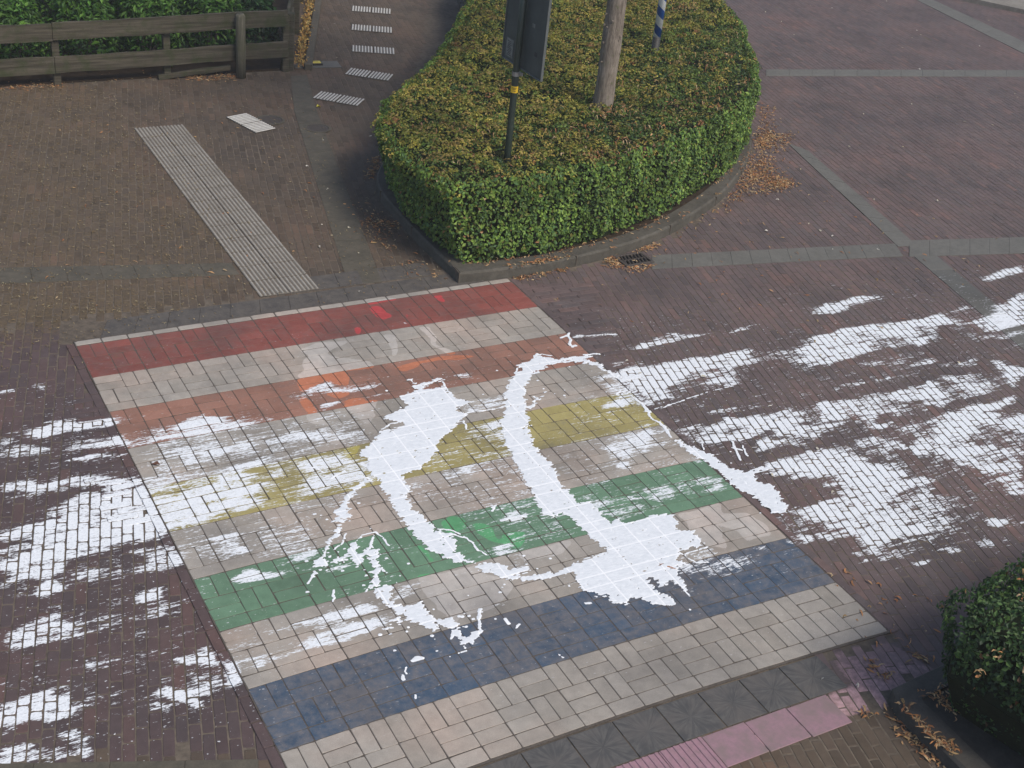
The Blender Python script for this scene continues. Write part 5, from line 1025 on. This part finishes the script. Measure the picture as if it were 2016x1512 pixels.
# ------------------------------------------------------------------ ribbed tiles
m = new_mat('white_ribbed_tile'); q = N(m); n1 = q.noise(40, 4, .7); n2 = q.noise(5, 3, .6)
c = q.mix(q.rng(n1, .35, .7), (.44, .43, .40), (.62, .61, .58)); M_wt = q.out(q.mix(q.rng(n2, .4, .7, 0, .3), c, (.30, .28, .25)), .8, n1, .4, .003)
m = new_mat('beige_ribbed_tile'); q = N(m); n1 = q.noise(40, 4, .7); n2 = q.noise(3, 4, .6); n3 = q.noise(18, 4, .7)
c = q.mix(q.rng(n1, .35, .7), (.27, .25, .215), (.37, .345, .305)); c = q.mix(q.rng(n3, .5, .75, 0, .5), c, (.18, .16, .13)); M_bt = q.out(q.mix(q.rng(n2, .4, .7, 0, .45), c, (.16, .14, .115)), .85, n1, .4, .003)
M_gr = ground_mat('groove_dirt_shade', (.10, .088, .072), (.17, .15, .125), 20)  # dirt tone, darkened further to stand in for weak groove shade
M_gr2 = ground_mat('tile_groove_shade', (.08, .072, .064), (.15, .14, .125), 20)  # groove colour darkened to imitate shade between the ribs
def base_at(s_): return XW(s_ / .2074, 10.045)
def ribbed(mb, c00, ex, ey, wx, wy, ribs, z0=.003, z1=.008, hr=.005, ribmb=None):
    rm = ribmb or mb
    _ribbed(mb, rm, c00, ex, ey, wx, wy, ribs, z0, z1, hr)
def _ribbed(mb, rm, c00, ex, ey, wx, wy, ribs, z0, z1, hr):
    """plate with ribs running along ey"""
    c00 = np.asarray(c00); a = math.atan2(ex[1], ex[0]); c = c00 + ex * wx / 2 + ey * wy / 2
    mb.box((c[0], c[1], (z0 + z1) / 2), (wx - .006, wy - .006, z1 - z0), a, bev=.002)
    for i in range(ribs):
        cc__ = c00 + ex * wx * (i + .5) / ribs + ey * wy / 2
        w_ = wx / ribs * .56; y = (wy - .012) / 2; x = w_ / 2; ca, sa = math.cos(a), math.sin(a)
        prof = [(-x, z1 - .001), (-x * .6, z1 + hr), (x * .6, z1 + hr), (x, z1 - .001)]
        vv = [(cc__[0] + ca * px - sa * py, cc__[1] + sa * px + ca * py, pz) for py in (-y, y) for px, pz in prof]
        rm.add(vv, [(0, 1, 5, 4), (1, 2, 6, 5), (2, 3, 7, 6), (0, 3, 2, 1), (4, 5, 6, 7)])
tactile = tag(empty('tactile_paving', (1.92, 2.5, 0)), 'long beige ribbed tactile strip leading across the left pavement to the crossing', 'tactile paving'); bpy.context.view_layer.update()
ends = [(1.641, .356), (2.198, .352), (1.641, 4.66), (2.204, 4.602)]
for i in range(14):
    for j in range(2):
        mb = MB(); rb = MB(); ribbed(mb, np.array([1.641 + .28 * j, .358 + i * .3055]), np.array([1., 0]), np.array([0, 1.]), .279, .3025, 7, z1=.007 + .001 * random.random(), ribmb=rb); tl = keepmat(mb.build('ribbed_tile', M_gr), tactile); bpy.context.view_layer.update(); keepmat(rb.build('rib', M_bt), tl)
LB = ['white ribbed tile pair farthest up the path, nearest the top edge', 'white ribbed tile pair, second from the top of the path', 'white ribbed tile pair, third from the top of the path', 'white ribbed tile pair slanting, fourth from the top, beside a grey patch', 'white ribbed tile pair slanting left, just above the yellow leaf', 'white ribbed tile pair beside the round cover, left of the grey strip']
TP = [[(6.034, 8.995), (6.574, 8.753), (5.928, 8.728)], [(5.652, 8.080), (6.195, 7.842), (5.533, 7.79)], [(5.270, 7.131), (5.821, 6.905), (5.154, 6.846)], [(4.873, 6.205), (5.326, 5.848), (4.694, 5.985)], [(4.147, 5.405), (4.581, 5.017), (3.955, 5.19)], [(3.008, 4.841), (3.184, 4.253), (2.74, 4.76)]]
for lb, (a, b, c) in zip(LB, TP):
    a, b, c = map(np.array, (a, b, c)); ex = b - a; wx = np.linalg.norm(ex); ex /= wx; ey = np.array([ex[1], -ex[0]]);
    t_ = tag(empty('ribbed_tile_pair', (*a, 0)), lb, 'tactile tile', 'white ribbed guide tiles along the path'); bpy.context.view_layer.update()
    for j in range(2):
        mb = MB(); rb = MB(); ribbed(mb, a + ex * .298 * j, ex, ey, .29, .285, 7, z0=.004, z1=.010, hr=.006, ribmb=rb)
        tl = keepmat(mb.build('ribbed_tile', M_gr2), t_); bpy.context.view_layer.update(); keepmat(rb.build('rib', M_wt), tl)
# pink ribs in the near stripe
mb = MB(); e_ = (XW(16.1, 10.06) - XW(0, 10.06)); e_ /= np.linalg.norm(e_); en = np.array([e_[1], -e_[0]])
m = new_mat('pink_ribbed_tile'); q = N(m); n1 = q.noise(30, 4, .7); M_pt = q.out(q.mix(q.rng(n1, .4, .75), (.31, .18, .215), (.22, .15, .16)), .75, n1, .4, .003)
O_ = np.array(XW(0, 10.06)); SR = float((g(1386, 1453) - O_) @ e_)
for k_ in range(5):
    ribbed(mb, base_at(SR - .3 * (k_ + 1)) + en * .305, e_, en, .30, .30, 7, z1=.006, hr=.006)
pk = tag(mb.build('tactile_paving', M_pt), 'pink painted ribbed tiles at the bottom edge', 'tactile paving')

m = new_mat('pink_slab'); q = N(m); n1 = q.noise(30, 4, .7); n2 = q.noise(6, 4, .6)
cpk = q.mix(q.rng(n1, .4, .75), (.29, .175, .205), (.22, .15, .165)); cpk = q.mix(q.rng(n2, .40, .66, 0, .8), cpk, (.19, .15, .14)); q.out(cpk, .75, n1, .35, .003, spec=.4); M_ps = m
mb2 = MB(); EL = float((g(1660, 1396) - O_) @ e_) - SR; nS = 3
for k_ in range(nS):
    c_ = base_at(SR + EL / nS * (k_ + .5)) + en * (.305 + .125); mb2.box((c_[0], c_[1], .002), (EL / nS - .007, .245, .008), math.atan2(e_[1], e_[0]), bev=.003)
tag(mb2.build('slab_row', M_ps), 'pink painted slabs forming the near stripe', kind='structure')
# ------------------------------------------------------------------ drain, covers, marker
M_iron = plain('cast_iron', (.065, .055, .048), .75, .1, .4, scale=40)
drain = tag(empty('street_drain', (5.37, .06, 0)), 'rusty slotted drain grate at the island kerb, ringed with dead leaves', 'drain grate'); bpy.context.view_layer.update()
dc = np.array([5.375, .065]); da_ = .03
mb = MB()
for sx, sy, cx_, cy_ in ((.34, .03, 0, .11), (.34, .03, 0, -.11), (.03, .19, .155, 0), (.03, .19, -.155, 0)): mb.box((dc[0] + cx_, dc[1] + cy_, .006), (sx, sy, .022), da_, bev=.003)
keepmat(mb.build('frame', M_iron), drain)
mb = MB()
for i in range(7):
    xx = -.12 + i * .04; mb.tube([(dc[0] + xx - .02, dc[1] - .098, .008), (dc[0] + xx - .004, dc[1] - .03, .010), (dc[0] + xx + .004, dc[1] + .03, .010), (dc[0] + xx + .02, dc[1] + .098, .008)], .008, 6)
mb.box((dc[0], dc[1], .007), (.28, .014, .012), da_)
keepmat(mb.build('grate', M_iron), drain)
mb = MB(); mb.box((dc[0], dc[1], -.0005), (.28, .19, .003), da_); keepmat(mb.build('shaft_shade_plate', plain('shaft_shade', (.006, .005, .005), .9)), drain)  # flat near-black plate imitating the darkness below the grate
def cover(c, lab, r_=.13):
    t_ = tag(empty('manhole_cover', (*c, 0)), lab, 'manhole cover', 'small round covers in the path')
    mb = MB(); n = 36; v = [];
    for rr, z in ((r_ + .035, .003), (r_ + .035, .009), (r_ + .006, .010), (r_ + .004, .002)): v += [(math.cos(2 * math.pi * k / n) * rr, math.sin(2 * math.pi * k / n) * rr, z) for k in range(n)]
    mb.add(v, [(k * n + i, k * n + (i + 1) % n, (k + 1) * n + (i + 1) % n, (k + 1) * n + i) for k in range(3) for i in range(n)]); mb.build('rim', M_strip2, t_)
    mb = MB(); mb.tube([(0, 0, .001), (0, 0, .0075)], r_, 36)
    for i in range(5): 
        y = -.08 + i * .04; l = math.sqrt(r_ ** 2 - y * y) * 1.6; mb.box((0, y, .009), (l, .012, .004), 0, bev=.001)
    mb.build('lid', M_iron, t_)
cover((3.21, 4.57), 'round iron cover beside the white ribbed tiles left of the grey strip'); cover((3.65, 4.2), 'round iron cover set in the grey strip, right of the other cover', .12)
mk_ = tag(empty('utility_marker', (*g(623, 128), 0)), 'small yellow marker plate on a dark base set in a pale slab', 'marker plate')
mb = MB(); mb.box((0, 0, .004), (.62, .26, .012), -.12, bev=.002); mb.build('slab', M_strip, mk_)
mb = MB(); mb.box((-.02, .01, .022), (.19, .12, .026), -.12, bev=.005); mb.build('base', M_blk, mk_)
mb = MB(); mb.box((-.02, .01, .0375), (.155, .085, .006), -.12, bev=.002); yp = mb.build('plate', plain('yellow_plate', (.62, .50, .06), .5), mk_)
mb = MB(); mb.box((-.02, .01, .0411), (.09, .012, .001), -.12); mb.build('print', M_blk, yp)
tag(leaves('leaf', np.array([[*g(627, 211), .012]]), np.array([[0, 0, 1.]]), .10, np.array([[.55, .50, .08]]), M_dry, seed=2), 'single yellow leaf below the slanting ribbed tiles', 'leaf')
dg_ = tag(leaves('leaf', np.array([[*g(308, 917), .010]]), np.array([[0, 0, 1.]]), .09, np.array([[.10, .05, .035]]), M_dry, seed=5), 'brown leaf on a grey band at the left edge of the crossing', 'leaf')
tag(leaves('leaf', np.array([[*g(1313, 1117), .012]]), np.array([[0, 0, 1.]]), .11, np.array([[.38, .17, .08]]), M_dry, aspect=.3, seed=8), 'narrow orange leaf on the thick white paint', 'leaf')

# ------------------------------------------------------------------ timber fence, upper left
m = new_mat('weathered_timber'); q = N(m)
g1 = q.noise(1, 5, .7, q.map((1.5, 8, 40))); g2 = q.noise(7, 4, .6); g3 = q.noise(60, 3, .7)
c = q.mix(q.rng(g1, .35, .65), (.040, .035, .025), (.105, .092, .068)); c = q.mix(q.rng(g2, .48, .68, 0, .7), c, (.038, .050, .018)); c = q.mix(q.rng(g3, .62, .75, 0, .5), c, (.15, .15, .12))
M_wood = q.out(c, .9, q.math('ADD', g1, q.math('MULTIPLY', g3, .4)), .7, .008, spec=.2)
m = new_mat('post_timber'); q = N(m); g1 = q.noise(1, 5, .7, q.map((40, 40, 3))); g2 = q.noise(9, 4, .6)
c = q.mix(q.rng(g1, .35, .65), (.065, .060, .042), (.14, .13, .10)); c = q.mix(q.rng(g2, .5, .7, 0, .6), c, (.07, .075, .035)); M_post = q.out(c, .9, g1, .7, .006, spec=.2)
fence = tag(empty('timber_fence', (2, 6.2, 0)), 'mossy low two rail timber fence in front of the shrubs', 'fence'); bpy.context.view_layer.update()
FY = 6.20
def rail(x0, z0, x1, z1, h, y, th=.042, n=14):
    mb = MB(); v = []
    for i in range(n + 1):
        t = i / n; x = x0 + (x1 - x0) * t; z = z0 + (z1 - z0) * t; w1, w2 = random.uniform(-.006, .006), random.uniform(-.006, .006); yy = y + .012 * math.sin(x * 2.3)
        v += [(x, yy - th / 2, z - h / 2 + w1), (x, yy + th / 2, z - h / 2 + w1), (x, yy + th / 2, z + h / 2 + w2), (x, yy - th / 2, z + h / 2 + w2)]
    f = [(a * 4 + k, (a + 1) * 4 + k, (a + 1) * 4 + (k + 1) % 4, a * 4 + (k + 1) % 4) for a in range(n) for k in range(4)] + [(0, 1, 2, 3), (4 * n + 3, 4 * n + 2, 4 * n + 1, 4 * n)]
    mb.add(v, f); keepmat(mb.build('rail', M_wood), fence)
rail(-1.4, .655, 1.13, .645, .20, FY); rail(1.135, .655, 3.99, .705, .20, FY - .004); rail(-1.4, .24, 1.13, .255, .20, FY); rail(1.135, .262, 4.0, .305, .19, FY - .004)
rail(2.35, .03, 3.26, .10, .06, FY + .03, .05, 6)
for x, y, hh_, ww, mt in ((1.16, FY + .065, .60, .085, M_wood), (2.47, FY + .065, .62, .085, M_wood), (3.99, FY + .065, .70, .085, M_wood), (-.35, FY + .065, .6, .085, M_wood), (3.36, FY - .085, .80, .125, M_post)):
    mb = MB(); hx = ww / 2
    if mt is M_post: mb.tube([(x, y, -.02), (x, y, .3), (x - .004, y, hh_ - .03), (x - .006, y, hh_)], [hx, hx, hx * .98, hx * .75], 14)
    else: mb.box((x, y, hh_ / 2), (ww, ww * .9, hh_ + .04), .04, bev=.006)
    o = mb.build('post', mt, None, mt is M_post); keepmat(o, fence)
    if mt is M_post: o['label'] = 'stout pale round topped post in front of the rails'
# fence return running away beside the path
ret = tag(empty('timber_fence', (4.15, 6.3, 0)), 'timber fence return seen end on beside the path edging', 'fence'); bpy.context.view_layer.update()
A_, B_ = np.array([4.02, 6.28]), np.array([5.95, 10.9]); dd = B_ - A_; ra = math.atan2(dd[1], dd[0]); ln = np.linalg.norm(dd); cx = (A_ + B_) / 2
for z in (.62, .28):
    mb = MB(); mb.box((cx[0], cx[1], z), (ln, .04, .19), ra, bev=.004); keepmat(mb.build('rail', M_wood), ret)
for t in (.0, .33, .66, 1): p = A_ + dd * t + np.array([.05, 0]); mb = MB(); mb.box((p[0], p[1], .36), (.09, .09, .76), ra, bev=.006); keepmat(mb.build('post', M_wood), ret)
# concrete edging with leaf drift
E0, E1 = np.array([4.30, 6.24]), np.array([6.30, 10.9]); dd = E1 - E0; cx = (E0 + E1) / 2; 
mb = MB(); mb.box((cx[0], cx[1], .03), (np.linalg.norm(dd), .10, .10), math.atan2(dd[1], dd[0]), bev=.008); tag(mb.build('kerb', M_strip2), 'pale concrete edging running away beside the fence', kind='structure')
t = r.random(900); p = E0 + dd * t[:, None] + np.stack([-.12 + r.normal(0, .035, 900), r.normal(0, .04, 900)], 1)
P3 = np.c_[p, .03 + .05 * r.random(900)]; o = curls('fallen_leaves', P3, palette([(.42,.26,.07), (.50,.36,.12), (.38,.2,.06), (.3,.22,.08)], 900, r), M_dry, .05, .018, seed=31, flat=1.5); tag(o, 'yellow leaf drift between fence return and edging', kind='stuff')
# soil behind fence and shrubs
SB = [(-4, 6.30), (4.05, 6.30), (5.95, 10.9), (6.2, 14), (-4, 14)]
mb = MB(); mb.prism(SB, -.02, .02); tag(mb.build('soil_bed', M_soil), 'soil bed behind the timber fence', kind='structure')
SHR = [(.05,.13,.02), (.08,.19,.03), (.035,.085,.02), (.12,.24,.04), (.06,.12,.022)]
def shrub(x, y, rr, h, label, cols, n=2600, size=.085, group='shrubs behind the timber fence', dark=1.0):
    t_ = tag(empty('shrub', (x, y, 0)), label, 'shrub', group)
    a = r.random(n) * 2 * np.pi; u_ = r.random(n) ** .5; z = r.random(n) ** .7
    prof = np.sqrt(np.clip(1 - (z * .95) ** 2.2, 0, 1)) * .85 + .15
    lump = 1 + .22 * (vnoise(np.c_[a * 2, z * 4 + x], 1.6, 81) - .5) * 2
    q_ = np.c_[np.cos(a) * rr * (.55 + .45 * u_) * prof * lump, np.sin(a) * rr * (.55 + .45 * u_) * prof * lump, .05 + z * h * (1 + .1 * r.normal(size=n))]
    nrm = np.c_[np.cos(a), np.sin(a), .7 + z] + r.normal(0, .6, (n, 3))
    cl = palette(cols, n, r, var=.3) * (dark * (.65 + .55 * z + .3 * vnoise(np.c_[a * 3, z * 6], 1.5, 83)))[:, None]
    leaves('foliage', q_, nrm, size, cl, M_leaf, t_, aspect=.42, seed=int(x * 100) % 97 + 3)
    mb = MB()
    for i in range(6):
        aa = i * 1.05; mb.tube([(math.cos(aa) * .03, math.sin(aa) * .03, 0), (math.cos(aa) * rr * .3, math.sin(aa) * rr * .3, h * .45), (math.cos(aa) * rr * .55, math.sin(aa) * rr * .55, h * .8)], [.012, .009, .004], 6)
    mb.build('stem', M_bark, t_)
DK = [(.022,.06,.018), (.03,.08,.022), (.018,.045,.018), (.04,.10,.03)]
spec_ = [(-.05,6.85,.48,.80,'leafy bush with yellow green tips at the far left edge, behind the rails'),(.78,6.9,.45,.84,'bright green bush behind the fence, second from the left'),(1.62,6.95,.46,.86,'bright green bush behind the first rail joint of the fence'),(2.45,7.0,.46,.84,'mid green bush behind the middle of the fence'),(3.25,7.05,.45,.88,'dense green bush behind the stout round topped post'),(3.85,7.3,.40,.70,'low dark bush at the right end of the fence')]
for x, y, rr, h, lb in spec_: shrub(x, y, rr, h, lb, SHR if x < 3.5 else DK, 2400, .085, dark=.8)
bk = [(-.3,8.0),(.7,8.1),(1.7,8.2),(2.7,8.3),(3.7,8.4),(.1,9.3),(1.3,9.5),(2.6,9.7),(3.9,9.8),(1.6,10.9),(3.2,11.1),(4.6,11.0)]
for i, (x, y) in enumerate(bk):
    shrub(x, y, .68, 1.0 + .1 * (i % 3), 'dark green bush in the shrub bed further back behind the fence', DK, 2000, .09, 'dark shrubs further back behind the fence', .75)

# ------------------------------------------------------------------ added thin volume imitating the pale veil of window glass
mb = MB(); mb.box((6, 3, 4.0), (60, 60, 9.9))
m = new_mat('veil_volume'); t_ = m.node_tree; pv = t_.nodes.new('ShaderNodeVolumePrincipled'); pv.inputs['Color'].default_value = (.93, .95, 1, 1); pv.inputs['Density'].default_value = .0022; pv.inputs['Anisotropy'].default_value = .1
ou = t_.nodes.new('ShaderNodeOutputMaterial'); t_.links.new(pv.outputs[0], ou.inputs['Volume'])
tag(mb.build('window_veil', m), 'added faint volume imitating a window glass veil over the junction', kind='stuff')
